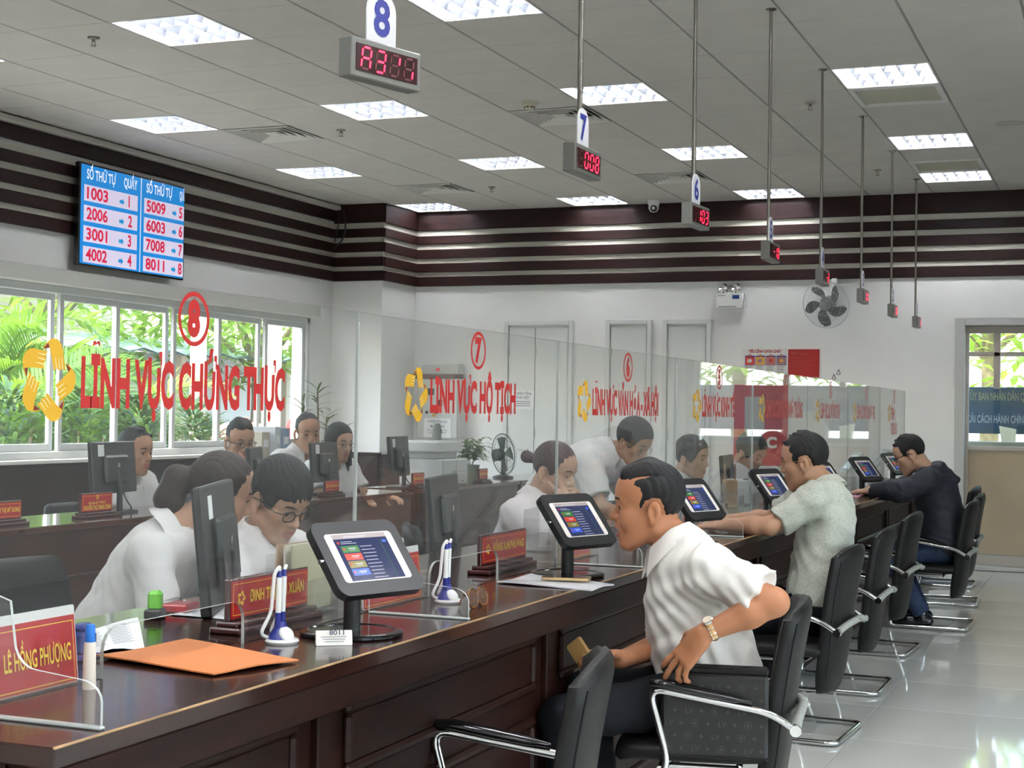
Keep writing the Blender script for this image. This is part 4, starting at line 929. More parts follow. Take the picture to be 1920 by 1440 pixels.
monitor(-4.88, 9.90, DZ, .15, 'black monitor next to the white printer', .44, .29, True, -.08, .08)
e = empty('printer', (-4.86, 10.45, DZ), .0, 'large white office printer on the staff desk', 'printer'); M_prn = mat('printer_white', (.66,.68,.67), .45); M_prng = mat('printer_grey', (.42,.44,.44), .5)
MB().box((0,.02,.10), (.36,.46,.20), bev=.01).build('lower_body', M_prn, e); MB().box((-.02,-.04,.225), (.32,.34,.05), bev=.006).build('output_slot', M_prng, e)
MB().box((-.02,-.02,.29), (.36,.42,.085), bev=.012).build('scanner_lid', M_prn, e)
MB().box((.10,.15,.29), (.10,.13,.02), bev=.004, rot=Matrix.Rotation(.7, 3, 'Y')).build('control_panel', M_gblack, e)
MB().box((.182,.13,.05), (.006,.20,.08), bev=.002).box((.182,.13,.145), (.006,.20,.09), bev=.002).build('paper_tray', M_prn, e); MB().box((.186,.14,.03), (.004,.06,.012)).build('tray_handle', M_prng, e)
MB().box((.182,.20,.155), (.002,.02,.03)).build('status_label', mat('status_blue', (.05,.16,.45), .3), e); MB().box((.182,.01,.06), (.004,.07,.10)).build('vent_grille', M_prng, e)
e = empty('desk_phone_base', (-4.91, 10.62, DZ+.336), .2, 'small grey tapered speaker standing on the printer', 'speaker')
MB().lathe([(.001,0),(.038,0),(.034,.09),(.026,.125),(.001,.128)], n=16).build('body', mat('speaker_grey', (.18,.18,.17), .5), e, smooth=40); MB().lathe([(.02,0),(.018,.004)], o=(.032,0,.07), axis=(1,0,.2), n=14).build('grille', M_black, e)
e = empty('desk_fan', (-4.90, 11.95, DZ), 0, 'round black desk fan beside the potted plant', 'fan')
C0 = Vector((0,0,.20)); ax = Vector((.97,-.18,.12)).normalized(); fy = Vector((0,0,1)); fy = (fy-ax*fy.dot(ax)).normalized(); fx = fy.cross(ax)
MB().lathe([(.001,0),(.09,0),(.085,.015),(.02,.03),(.016,.16)], n=20).build('base', M_black, e, smooth=40); MB().lathe([(.05,-.09),(.055,-.02),(.03,0)], o=C0, axis=ax, n=16).build('motor', M_black, e, smooth=40)
gm = MB()
for (rr, zz) in ((.175,0),(.17,.02),(.12,.035),(.06,.04)): gm.tube([C0+ax*zz+fx*rr*math.cos(t)+fy*rr*math.sin(t) for t in [2*PI*k/32 for k in range(32)]], .004 if zz < .01 else .0014, 5, closed=True)
for k in range(36): d = fx*math.cos(2*PI*k/36)+fy*math.sin(2*PI*k/36); gm.tube([C0+d*.175, C0+ax*.02+d*.165, C0+ax*.04+d*.05], .001, 4, caps=False)
gm.build('wire_guard', M_black, e)
for k in range(4):
    t0 = 2*PI*k/4; m = MB(); rings = []
    for q in range(4): rr = .03+.04*q; rings.append([C0+(fx*math.cos(t0+u)+fy*math.sin(t0+u))*rr+ax*(.0-.02*u) for u in (-.35,0,.45)])
    m.loft(rings, caps=False, closed=False); m.loft([[p-ax*.002 for p in r] for r in rings], caps=False, closed=False); m.build('blade', mat('fan_green', (.10,.16,.12), .3), e, smooth=60)
# ---- plants
def leaf(mb, base, d, length, width, droop=.3, n=4, mi=0):
    d = Vector(d).normalized(); side = d.cross(Vector((0,0,1)));
    if side.length < .05: side = Vector((1,0,0))
    side.normalize(); p = Vector(base); L = []; R = []
    for i in range(n+1):
        t = i/n; w = width*math.sin(PI*min(.97, t*.9+.1))**.8*(1-t*.35) if i < n else 0
        L.append(p-side*w/2+Vector((0,0,w*.12))); R.append(p+side*w/2+Vector((0,0,w*.12)))
        dd = Vector((d.x, d.y, d.z-droop*t*2)).normalized(); p = p+dd*(length/n)
    vs = L+R; k = n+1; mb.add(vs, [(i, i+1, k+i+1, k+i) for i in range(n)], mi)
def leaf_mat(name, c, tr=.35):
    if name in MATS: return MATS[name]
    m = mat(name, c, .45, noise=.35, nscale=3); nt = m.node_tree; p = _pr(m)
    t = nt.nodes.new('ShaderNodeBsdfTranslucent'); t.inputs[0].default_value = (c[0]*1.6+.02, min(1, c[1]*1.5), c[2]*.8, 1)
    mx = nt.nodes.new('ShaderNodeMixShader'); mx.inputs[0].default_value = tr; out = nt.nodes['Material Output']
    nt.links.new(p.outputs[0], mx.inputs[1]); nt.links.new(t.outputs[0], mx.inputs[2]); nt.links.new(mx.outputs[0], out.inputs[0]); return m
M_lf1 = leaf_mat('leaf_house', (.10,.17,.05)); M_lf2 = leaf_mat('leaf_dracaena', (.04,.09,.03))
e = empty('potted_plant', (-4.90, 11.25, DZ), 0, 'bushy green potted plant on the staff desk by the fan', 'potted plant')
MB().lathe([(.001,0),(.055,0),(.075,.12),(.078,.13),(.07,.13),(.066,.11),(.001,.11)], n=20).build('pot', mat('glass_pot', (.25,.28,.22), .15), e, smooth=40)
for k in range(8):
    m = MB(); a = k*1.25; top = Vector((.09*math.cos(a), .09*math.sin(a), .26+.035*(k % 3))); m.tube([(0,0,.10), (top.x*.5, top.y*.5, .18), tuple(top)], .003, 5)
    for q in range(12):
        t = .35+.65*q/11; b = Vector((0,0,.10)).lerp(top, t); an = a+q*2.4; leaf(m, b, (math.cos(an), math.sin(an), .45), .15, .042, .6)
    m.build('leafy_stem', M_lf1, e, smooth=60)
e = empty('potted_dracaena', (-6.55, 11.75, 0), 0, 'tall thin leaved potted plant at the window corner', 'potted plant')
MB().lathe([(.001,0),(.14,0),(.18,.34),(.19,.36),(.17,.36),(.16,.32),(.001,.32)], n=24).build('pot', mat('clay_pot', (.30,.14,.09), .6), e, smooth=40)
for k in range(4):
    m = MB(); a = k*1.6+.3; top = Vector((.16*math.cos(a), .20*math.sin(a), 1.22+.12*k)); m.tube([(0,0,.3), (top.x*.3, top.y*.3, .8), tuple(top)], [.012,.010,.007], 6, 1)
    for q in range(16): an = q*2.4+k; leaf(m, top-Vector((0,0,.02*q)), (math.cos(an), math.sin(an), .7-.05*q), .26, .028, .35)
    m.build('cane', [M_lf2, mat('bark', (.18,.13,.08), .8)], e, smooth=60)
# low cabinet with file boxes at the window
e = empty('low_cabinet', (-6.55, 10.75, 0), 0, 'low dark wooden cabinet under the window corner', 'cabinet')
MB().box((0,0,.46), (.40,1.0,.92), bev=.006).build('body', M_woodb, e)
for s in (-1, 1): d = MB().box((.205,s*.245,.46), (.012,.47,.84), bev=.003).build('door', M_woodb, e); MB().box((.216,s*.04,.5), (.012,.012,.1), bev=.003).build('handle', M_steel, d)
for k, (y, h, c, lb) in enumerate(((10.45,.30,(.50,.46,.36),'beige file box leaning by the window'), (10.62,.34,(.62,.65,.68),'white file box by the window'), (10.76,.33,(.28,.36,.48),'blue grey file box by the window'), (10.95,.24,(.52,.47,.34),'low tan file box by the window'))):
    b = empty('file_box', (-6.45, y, .92), .15*(k % 2), lb, 'file box', 'file boxes at the window'); MB().box((0,0,h/2), (.26,.12,h), bev=.004).build('carton', mat('box_%d' % k, c, .7), b); MB().box((.131,0,h*.7), (.002,.07,.06)).build('label', M_paper, b)
# staff office chairs
def office_chair(x, y, rz, lb):
    e = empty('office_chair', (x, y, 0), rz, lb, 'chair', 'black office chairs behind the counter'); e.scale = (.92,.92,.86)
    rings = []
    for (z, w, xx, t) in ((.52,.16,-.21,.02),(.55,.19,-.215,.035),(.70,.215,-.235,.04),(.86,.21,-.26,.04),(.96,.18,-.28,.03),(.98,.15,-.285,.012)): rings.append([(xx+t*math.sin(a)+.03*math.cos(a)**2, w*math.copysign(abs(math.cos(a))**.5, math.cos(a)), z) for a in [2*PI*k/18 for k in range(18)]])
    MB().loft(rings).build('backrest', M_leather, e, smooth=55)
    MB().prism(rrect(.46,.46,.09,6), (0,0,.47), UX, UY, .07).build('seat', M_leather, e, smooth=50)
    MB().cyl((0,0,.10), (0,0,.44), .025, n=12).box((-.17,0,.45), (.12,.06,.03)).tube(fillet([(-.22,0,.45),(-.27,0,.48),(-.26,0,.60)], .04), .015, 8).build('post', M_black, e)
    for k in range(5):
        a = 2*PI*k/5; l = MB().tube([(0,0,.11), (.26*math.cos(a), .26*math.sin(a), .065)], [.02,.014], 8).build('leg', M_black, e); MB().cyl((.27*math.cos(a)-.012*math.sin(a), .27*math.sin(a)+.012*math.cos(a), .028), (.27*math.cos(a)+.012*math.sin(a), .27*math.sin(a)-.012*math.cos(a), .028), .027, n=12).build('castor', M_black, l)
    for s in (-1, 1): MB().tube(fillet([(-.05,s*.25,.45),(-.05,s*.28,.62),(.12,s*.28,.66),(-.16,s*.28,.66)], .05), .014, 8).build('armrest', M_black, e, smooth=50)
office_chair(-3.08, 6.95, .6, 'black office chair left of the clerk with the red bun'); office_chair(-3.10, 3.62, .2, 'black office chair at the lower left behind the near screen'); office_chair(-3.50, 4.45, -.2, 'black office chair behind the leaning clerk with the ponytail')
office_chair(-2.95, 5.85, .1, 'black office chair under the clerk with the red bun'); office_chair(-2.95, 4.95, .3, 'black office chair under the short haired clerk')
office_chair(-5.42, 7.15, .0, 'black office chair under the man at the left of the back row'); office_chair(-5.40, 8.25, -.1, 'black office chair under the man with his hand on his mouth'); office_chair(-5.58, 9.42, -.3, 'black office chair under the balding man'); office_chair(-5.22, 9.18, -.2, 'black office chair under the woman with glasses in the back row')
office_chair(-2.83, 9.32, .05, 'black office chair under the dark haired clerk behind the third panel'); office_chair(-2.74, 10.45, .05, 'black office chair under the bent clerk behind the fourth panel')
e = empty('paper_bag', (-2.15, 8.75, ZT), .3, 'brown paper carrier bag with twine handles on the counter', 'bag')
MB().box((0,0,.08), (.08,.15,.16), bev=.004).build('bag', mat('kraft', (.42,.27,.14), .7), e)
for s in (-1, 1): MB().tube(fillet([(s*.03,-.035,.155),(s*.03,-.03,.25),(s*.03,.03,.25),(s*.03,.035,.155)], .04), .003, 6).build('handle', mat('twine', (.30,.19,.10), .8), e)
e = empty('desk_printer', (-2.17, 8.95, ZT), .1, 'small white receipt printer beside the paper bag', 'printer')
MB().box((0,.12,.075), (.16,.18,.15), bev=.012).build('body', M_prn, e); MB().box((.082,.12,.09), (.004,.12,.06), bev=.002).build('front_plate', M_prng, e); MB().box((.05,.12,.152), (.02,.10,.004)).build('paper_slot', M_black, e)
# ================================================================== OUTSIDE
gr = MB().box((-22,8,-.25), (28.4,60,.1)); gr.box((6,45,-.25), (60,59,.1)); tag(gr.build('ground', mat('paving', (.42,.40,.36), .8, noise=.2, nscale=2)), kind='structure')
M_pal1 = leaf_mat('palm_green', (.11,.24,.035), .45); M_pal2 = leaf_mat('palm_yellow', (.26,.34,.05), .45); M_shrub = leaf_mat('shrub_green', (.05,.12,.03), .3); M_tree = leaf_mat('tree_green', (.22,.36,.06), .5)
M_bark = mat('palm_bark', (.22,.18,.10), .85, noise=.3, nscale=12)
def frond_mesh(L, seed, m):
    r = random.Random(seed); mb = MB(); pts = []; p = Vector((0,0,0)); el = math.radians(70)
    for i in range(13): pts.append(p.copy()); el -= math.radians(7.5+1.4*i*.5); p = p+Vector((math.cos(el), 0, math.sin(el)))*(L/12)
    mb.tube(pts, [.012*(1-.07*i) for i in range(13)], 5)
    for i in range(1, 13):
        for q in range(3):
            t = (i-1+q/3); k = int(t); b = pts[k].lerp(pts[min(12, k+1)], t-k); tan = (pts[min(12, k+1)]-pts[max(0, k-1)]).normalized()
            ll = L*.34*math.sin(PI*min(.95, .18+.8*t/12))
            for s in (-1, 1):
                d = tan*.75+Vector((0,s,0))*.8+Vector((0,0,.25+r.uniform(-.12,.12))); leaf(mb, b, d, ll*r.uniform(.85,1.1), .032, .25, 3)
    return mb.mesh('frond', m, 60)
FR = [frond_mesh(1.7, 1, M_pal1), frond_mesh(1.35, 2, M_pal1), frond_mesh(1.5, 3, M_pal2)]
def palm(x, y, z0, n, lb, seed, trunk=.5):
    r = random.Random(seed); e = empty('areca_palm', (x, y, z0), 0, lb, 'palm', 'palms outside the window')
    for k in range(4):
        a = r.uniform(0, 6.28); MB().tube([(0,0,0), (.12*math.cos(a), .12*math.sin(a), trunk*.6), (.2*math.cos(a), .2*math.sin(a), trunk+.25)], [.035,.03,.022], 7).build('stem', M_bark, e, smooth=60)
    for k in range(n):
        o = link('frond', FR[k % 3 if k % 4 == 0 else k % 2], e, (r.uniform(-.2,.2), r.uniform(-.2,.2), trunk+r.uniform(-.2,.25))); o.rotation_euler = (r.uniform(-.15,.15), r.uniform(-.35,.3), r.uniform(0, 6.28)); s = r.uniform(.8,1.15); o.scale = (s, s, s)
for a in ((-9.9,11.6,-.2,22,'areca palm outside the leftmost window pane',11,.9), (-9.9,12.7,-.2,22,'areca palm outside the second window pane',12,1.0), (-10.3,14.0,-.2,20,'areca palm outside behind the red circled eight',13,1.0), (-11.4,13.3,-.2,22,'taller palm behind the two nearest palms',14,1.7), (-10.0,10.5,-.2,16,'areca palm beyond the left edge of the picture',15,1.0), (-11.6,14.9,-.2,18,'tall palm behind the third window pane',16,1.5)): palm(*a)
def shrub(x, y, z0, h, w, n, lb, seed, m=M_shrub, ll=.22, lw=.05, name='shrub', group='shrubs under the window'):
    r = random.Random(seed); e = empty(name, (x, y, z0), 0, lb, 'shrub', group); mb = MB()
    for k in range(n):
        a = r.uniform(0, 6.28); q = r.random()**.6; z = h*r.uniform(.1, 1); rr = w*q*math.sin(PI*min(.95, z/h*.7+.25)); an = a+r.uniform(-.6,.6)
        leaf(mb, (rr*math.cos(a), rr*math.sin(a), z), (math.cos(an), math.sin(an), r.uniform(.1,1.0)), ll*r.uniform(.7,1.3), lw, .4, 3)
    tag(mb.build('foliage', m, e, smooth=60), kind='stuff')
    st = MB()
    for k in range(5): a = k*1.3; st.tube([(0,0,0), (w*.4*math.cos(a), w*.4*math.sin(a), h*.8)], [.02,.008], 5)
    st.build('stems', M_bark, e)
SH = ['dark leafy shrub outside below the yellow emblem', 'dark leafy shrub outside left of the lettering', 'dark leafy shrub outside below the lettering', 'leafy shrub outside behind the man with his hand on his mouth', 'broad leaved shrub outside near the orange tank']
for k, (x, y, h, w) in enumerate(((-8.9,10.5,1.75,.6), (-8.9,11.5,1.72,.6), (-9.0,12.5,1.70,.6), (-9.0,13.4,1.66,.55), (-9.5,14.5,1.45,.5))): shrub(x, y, -.2, h, w, 650, SH[k], 30+k)
def tree(x, y, h, w, n, lb, seed, m=M_tree, z0=-.2, ch=None):
    r = random.Random(seed); e = empty('tree', (x, y, z0), 0, lb, 'tree', 'trees outside'); mb = MB(); ch = ch or h*.5
    for k in range(n):
        a = r.uniform(0, 6.28); ph = r.uniform(-1, 1); q = r.random()**.33; rr = w*q*math.sqrt(max(0, 1-ph*ph)); z = h-ch/2+ph*ch/2*q
        an = r.uniform(0, 6.28); leaf(mb, (rr*math.cos(a), rr*math.sin(a), z), (math.cos(an), math.sin(an), r.uniform(-.6,.3)), .34*r.uniform(.7,1.3), .13, .3, 2)
    tag(mb.build('crown', m, e), kind='stuff'); t = MB().tube([(0,0,0), (.05,.03,h*.4), (0,0,h-.3*ch)], [.13,.11,.06], 9)
    for k in range(5): a = k*1.25; t.tube([(0,0,h*.5), (w*.5*math.cos(a), w*.5*math.sin(a), h-.4*ch)], [.05,.02], 6)
    t.build('trunk', M_bark, e, smooth=60)
tree(-12.8, 20.8, 4.3, 2.3, 1700, 'light green tree outside behind the white yard wall', 51, ch=2.4); tree(-15.2, 27.2, 5.6, 3.0, 1600, 'light green tree outside at the right window pane', 52, ch=3.6); tree(-14.2, 17.6, 5.4, 2.4, 1700, 'tall tree outside behind the palms', 53, ch=3.6)
tree(-1.6, 19.5, 4.7, 2.3, 1500, 'light green tree outside above the glazed door', 54, ch=3.0); tree(1.2, 20.5, 4.7, 2.2, 1200, 'light green tree outside right of the glazed door', 55, ch=3.0)
yw = tag(MB().box((-15.0,22,1.05), (.2,30,2.5)).build('yard_wall', mat('yard_white', (.82,.82,.80), .8, noise=.03, nscale=1)), 'bright white yard wall outside the right window panes', 'wall')
e = empty('shed_roof', (-13.6, 20.4, 2.2), 0, 'pale blue corrugated shed roof outside above the white wall', 'shed')
m = MB(); n = 60; rg = []
for (x, z) in ((-1.3,.32),(1.0,.0)): rg.append([(x, -5+10*k/n, z+.03*math.sin(k*PI/2)) for k in range(n+1)])
m.loft(rg, caps=False, closed=False); m.loft([[(p[0], p[1], p[2]-.02) for p in r] for r in rg], caps=False, closed=False); m.build('roof_sheet', mat('roof_blue', (.45,.58,.66), .5), e, smooth=60)
for k in range(4): MB().box((.7,-4.5+3*k,-1.05), (.12,.12,2.1), bev=.01).build('post', mat('shed_post', (.55,.45,.34), .7), e)
e = empty('water_tank', (-9.7, 15.5, -.2), 0, 'orange pink rounded water tank outside the window', 'tank')
MB().lathe([(.001,0),(.42,0),(.45,.1),(.45,1.15),(.40,1.32),(.25,1.42),(.08,1.45),(.08,1.50),(.001,1.50)], n=28).build('tank', mat('tank_orange', (.72,.26,.17), .55), e, smooth=50)
for z in (.3,.6,.9): MB().lathe([(.455,-.02),(.465,0),(.455,.02)], o=(0,0,z), n=28, caps=False).build('rib', mat('tank_orange', (.6,.2,.15)), e, smooth=60)
e = empty('gas_cylinder', (-9.35, 16.1, -.2), 0, 'slim red gas cylinder outside beside the tank', 'cylinder')
MB().lathe([(.001,0),(.10,0),(.10,1.35),(.08,1.45),(.04,1.5),(.001,1.5)], n=18).build('body', mat('cyl_red', (.55,.03,.03), .4), e, smooth=50); MB().cyl((0,0,1.5), (0,0,1.58), .02).box((0,0,1.6), (.08,.03,.03), bev=.005).build('valve', M_steel, e)
e = empty('pergola', (-11.2, 16.8, -.2), 0, 'beige post and beam pergola outside behind the circled eight', 'pergola')
for (x, y) in ((0,0),(0,1.9)): MB().box((x,y,1.5), (.16,.16,3.0), bev=.01).build('post', mat('pergola_beige', (.58,.48,.36), .7), e)
MB().box((0,.95,3.05), (.14,3.2,.14), bev=.01).build('beam', mat('pergola_beige', (.5,.4,.3)), e)
e = empty('outbuilding', (-18.0, 20.3, -.2), 0, 'tan house with barred balcony outside at far left', 'building')
MB().box((0,0,3.2), (3,5,6.4)).build('wall', mat('house_tan', (.55,.45,.34), .8), e); MB().box((1.7,0,4.2), (.5,4,.12)).build('balcony_slab', mat('slab', (.6,.58,.52), .8), e)
for k in range(18): MB().box((1.9,-1.9+.22*k,4.65), (.03,.03,.8)).build('bar', M_whitep, e)
# beyond the glazed door
bl = empty('banner_board', (-.6, YB+.75, 1.50), 0, 'blue banner board with yellow and white lettering outside the glazed door', 'sign')
MB().box((0,0,0), (2.4,.03,.46), bev=.004).build('board', mat('banner_blue', (.03,.06,.08), .5), bl)
MB().quad(-1.2,-.20,1.2,.04,(0,-.0162,0),UX,UZ).build('lower_band', mat('banner_blue2', (.022,.055,.095), .5), bl)
t = MB(); put_text(t, 'ỦY BAN NHÂN DÂN QUẬN PHÚ NHUẬN', .075, (-.83,-.017,.10), UX, UZ, width=.92); t.build('upper_lettering', mat('banner_yellow', (.22,.22,.12), .6), bl)
t = MB(); put_text(t, 'CẢI CÁCH HÀNH CHÍNH - BAN CHỈ ĐẠO TP', .07, (-.86,-.0175,-.12), UX, UZ, width=1.02); t.build('lower_lettering', mat('banner_pale', (.25,.31,.34), .6), bl)
MB().box((-1.15,.0,-.85), (.05,.05,1.3)).box((1.15,.0,-.85), (.05,.05,1.3)).build('legs', M_alu, bl)
fw_ = tag(MB().box((-.2,24,.9), (14,.2,2.6)).build('front_yard_wall', mat('yard_white', (.8,.8,.8))), 'white yard wall outside beyond the glazed door', 'wall')
rd = empty('reflection_stand', (-.55, YB+.55, 0), 0, 'grey green rounded shape standing in for a reflection in the glazed door', 'stand'); M_gg = mat('stand_grey', (.30,.32,.24), .5)  # built and coloured after a reflection in the door glass
MB().box((0,0,.60), (1.9,.12,1.2), bev=.01).build('front', M_gg, rd)
P = [(-.20,0),(.20,0),(.20,.14)]+[(.20*math.cos(a), .14+.16*math.sin(a)) for a in [PI*k/12 for k in range(1,12)]]+[(-.20,.14)]
MB().prism(P, (-.15,-.03,1.17), UX, UZ, .05).build('rounded_back', M_gg, rd)
for s in (-1, 1): MB().box((-.15+s*.12,-.065,1.17), (.11,.02,.085)).build('dark_box', mat('stand_dark', (.05,.05,.08), .4), rd)
for k, (x, w, h) in enumerate(((-.62,.16,.42),(-.40,.10,.36),(-.26,.06,.40),(-.12,.14,.38),(.02,.07,.36))):
    m = MB(); m.prism([(-w/2,h),(w/2,h-.03),(w/2*.8,.05),(0,-.02),(-w/2*.5,.12)], (-.55+x+.1,YB+.66,.93), UX, UZ, .01); tag(m.build('cream_reflection', mat('reflection_cream', (.80,.78,.58), .7)), ['wide','medium','thin','broad pointed','narrow'][k]+' cream strip standing in for a reflection in the glazed door', 'reflection strip', 'cream reflection strips')  # solid cream strips standing in for reflections on the door glass
# ================================================================== PEOPLE (implicit surfaces meshed with surface nets)
def V3(*a): return np.array(a, dtype=np.float64)
def nrm(v): v = np.asarray(v, float); return v/np.linalg.norm(v)
class Field:
    def __init__(s, lo, hi, h):
        s.h = h; s.lo = np.asarray(lo, float)-3*h; n = np.ceil((np.asarray(hi, float)+3*h-s.lo)/h).astype(int)+1
        s.n = n; s.d = np.full(n, 1.0, np.float32)
        s.ax = [(s.lo[i]+h*np.arange(n[i])).astype(np.float32) for i in range(3)]
    def block(s, lo, hi, m):
        a = np.clip(np.floor((np.asarray(lo)-m-s.lo)/s.h).astype(int), 0, s.n); b = np.clip(np.ceil((np.asarray(hi)+m-s.lo)/s.h).astype(int)+1, 0, s.n)
        if np.any(b <= a): return None
        sl = tuple(slice(a[i], b[i]) for i in range(3))
        return sl, s.ax[0][sl[0]][:, None, None], s.ax[1][sl[1]][None, :, None], s.ax[2][sl[2]][None, None, :]
    def comb(s, sl, d, k, op):
        c = s.d[sl]
        if op == 'u':
            if k > 0: q = np.maximum(k-np.abs(c-d), 0)/k; r = np.minimum(c, d)-q*q*k*.25
            else: r = np.minimum(c, d)
        else:
            if k > 0: q = np.maximum(k-np.abs(c+d), 0)/k; r = np.maximum(c, -d)+q*q*k*.25
            else: r = np.maximum(c, -d)
        s.d[sl] = r
    def cone(s, a, b, ra, rb, k=.02, op='u', clip=None, flat=None):
        a = np.asarray(a, float); b = np.asarray(b, float); R = max(ra, rb); lo = np.minimum(a, b)-R; hi = np.maximum(a, b)+R
        B = s.block(lo, hi, k+3*s.h)
        if B is None: return
        sl, X, Y, Z = B; ba = b-a; L2 = max(ba@ba, 1e-9)
        t = np.clip(((X-a[0])*ba[0]+(Y-a[1])*ba[1]+(Z-a[2])*ba[2])/L2, 0, 1)
        dx = X-a[0]-t*ba[0]; dy = Y-a[1]-t*ba[1]; dz = Z-a[2]-t*ba[2]
        if flat is not None:      # flatten along a direction: (dir, factor)
            fd, ff = nrm(flat[0]), flat[1]; q = (dx*fd[0]+dy*fd[1]+dz*fd[2])*(ff-1); dx = dx+q*fd[0]; dy = dy+q*fd[1]; dz = dz+q*fd[2]
        d = np.sqrt(dx*dx+dy*dy+dz*dz)-(ra+(rb-ra)*t)
        if clip is not None:
            o, n = np.asarray(clip[0]), nrm(clip[1]); d = np.maximum(d, (X-o[0])*n[0]+(Y-o[1])*n[1]+(Z-o[2])*n[2])
        s.comb(sl, d.astype(np.float32), k, op)
    def ell(s, c, r, ax=None, k=.02, op='u', fn=None):
        c = np.asarray(c, float); r = np.asarray(r, float); R = r.max(); B = s.block(c-R, c+R, k+3*s.h)
        if B is None: return
        sl, X, Y, Z = B; x, y, z = X-c[0], Y-c[1], Z-c[2]
        if ax is not None: A = ax; x, y, z = (x*A[0][0]+y*A[0][1]+z*A[0][2], x*A[1][0]+y*A[1][1]+z*A[1][2], x*A[2][0]+y*A[2][1]+z*A[2][2])
        q0 = np.sqrt((x/r[0])**2+(y/r[1])**2+(z/r[2])**2); q1 = np.sqrt((x/r[0]**2)**2+(y/r[1]**2)**2+(z/r[2]**2)**2)
        d = q0*(q0-1)/np.maximum(q1, 1e-6)
        if fn is not None: d = fn(d, X, Y, Z)
        s.comb(sl, d.astype(np.float32), k, op)
    def disp(s, fn, band=.06):
        X, Y, Z = s.ax[0][:, None, None], s.ax[1][None, :, None], s.ax[2][None, None, :]
        s.d = np.where(s.d < band, s.d+fn(X, Y, Z).astype(np.float32), s.d)
    def mesh(s):
        d = s.d; sg = d < 0; a = np.zeros(np.array(d.shape)-1, np.int8)
        C = [(i, j, k) for i in (0,1) for j in (0,1) for k in (0,1)]; nx, ny, nz = d.shape
        for (i, j, k) in C: a += sg[i:nx-1+i, j:ny-1+j, k:nz-1+k]
        act = (a > 0) & (a < 8); I = np.argwhere(act); idx = np.full(act.shape, -1, np.int64); idx[act] = np.arange(len(I))
        acc = np.zeros((len(I), 3)); cnt = np.zeros(len(I))
        val = {c: d[I[:,0]+c[0], I[:,1]+c[1], I[:,2]+c[2]].astype(np.float64) for c in C}
        for c in C:
            for ax_ in range(3):
                if c[ax_]: continue
                e = list(c); e[ax_] = 1; e = tuple(e); va, vb = val[c], val[e]; m = (va < 0) != (vb < 0)
                t = np.where(m, va/np.where(m, va-vb, 1), 0); p = np.tile(np.array(c, float), (len(I), 1)); p[:, ax_] += t
                acc[m] += p[m]; cnt[m] += 1
        Vt = s.lo+s.h*(I+acc/np.maximum(cnt, 1)[:, None]); F = []
        for ax_ in range(3):
            o1, o2 = (ax_+1) % 3, (ax_+2) % 3
            s0 = [slice(None)]*3; s1 = [slice(None)]*3; s0[ax_] = slice(0, -1); s1[ax_] = slice(1, None)
            ed = sg[tuple(s0)] != sg[tuple(s1)]; E = np.argwhere(ed); E = E[(E[:,o1] > 0) & (E[:,o2] > 0) & (E[:,o1] < d.shape[o1]-1) & (E[:,o2] < d.shape[o2]-1)]
            if not len(E): continue
            q = []
            for (u, v) in ((-1,-1),(0,-1),(0,0),(-1,0)):
                c = E.copy(); c[:,o1] += u; c[:,o2] += v; q.append(idx[c[:,0], c[:,1], c[:,2]])
            q = np.stack(q, 1); fl = sg[E[:,0], E[:,1], E[:,2]]; q[~fl] = q[~fl][:, ::-1]; F.append(q[(q >= 0).all(1)])
        return Vt, np.concatenate(F) if F else np.zeros((0,4), int)
def np_mesh(name, parts, mats, mi=None):
    vs = []; fs = []; n = 0
    for (v, f) in parts: vs.append(v); fs.append(f+n); n += len(v)
    v = np.concatenate(vs); f = np.concatenate(fs); me = bpy.data.meshes.new(name)
    me.vertices.add(len(v)); me.vertices.foreach_set('co', v.astype(np.float32).ravel()); me.loops.add(len(f)*4); me.loops.foreach_set('vertex_index', f.astype(np.int32).ravel())
    me.polygons.add(len(f)); me.polygons.foreach_set('loop_start', (np.arange(len(f))*4).astype(np.int32))
    me.polygons.foreach_set('use_smooth', np.ones(len(f), bool)); me.update(calc_edges=True); me.validate()
    for m in mats: me.materials.append(m)
    if mi is not None: me.polygons.foreach_set('material_index', mi(v[f].mean(1)).astype(np.int32))
    return me
def poly_sd(P, x, y):
    P = np.asarray(P, float); d = np.full(np.broadcast(x, y).shape, 1e9); s = np.ones(d.shape)
    n = len(P); j = n-1
    for i in range(n):
        e = P[j]-P[i]; wx = x-P[i][0]; wy = y-P[i][1]; t = np.clip((wx*e[0]+wy*e[1])/(e@e), 0, 1); bx = wx-e[0]*t; by = wy-e[1]*t
        d = np.minimum(d, bx*bx+by*by); c1 = y >= P[i][1]; c2 = y < P[j][1]; c3 = e[0]*wy > e[1]*wx
        al = (c1 & c2 & c3) | (~c1 & ~c2 & ~c3); s = np.where(al, -s, s); j = i
    return s*np.sqrt(d)
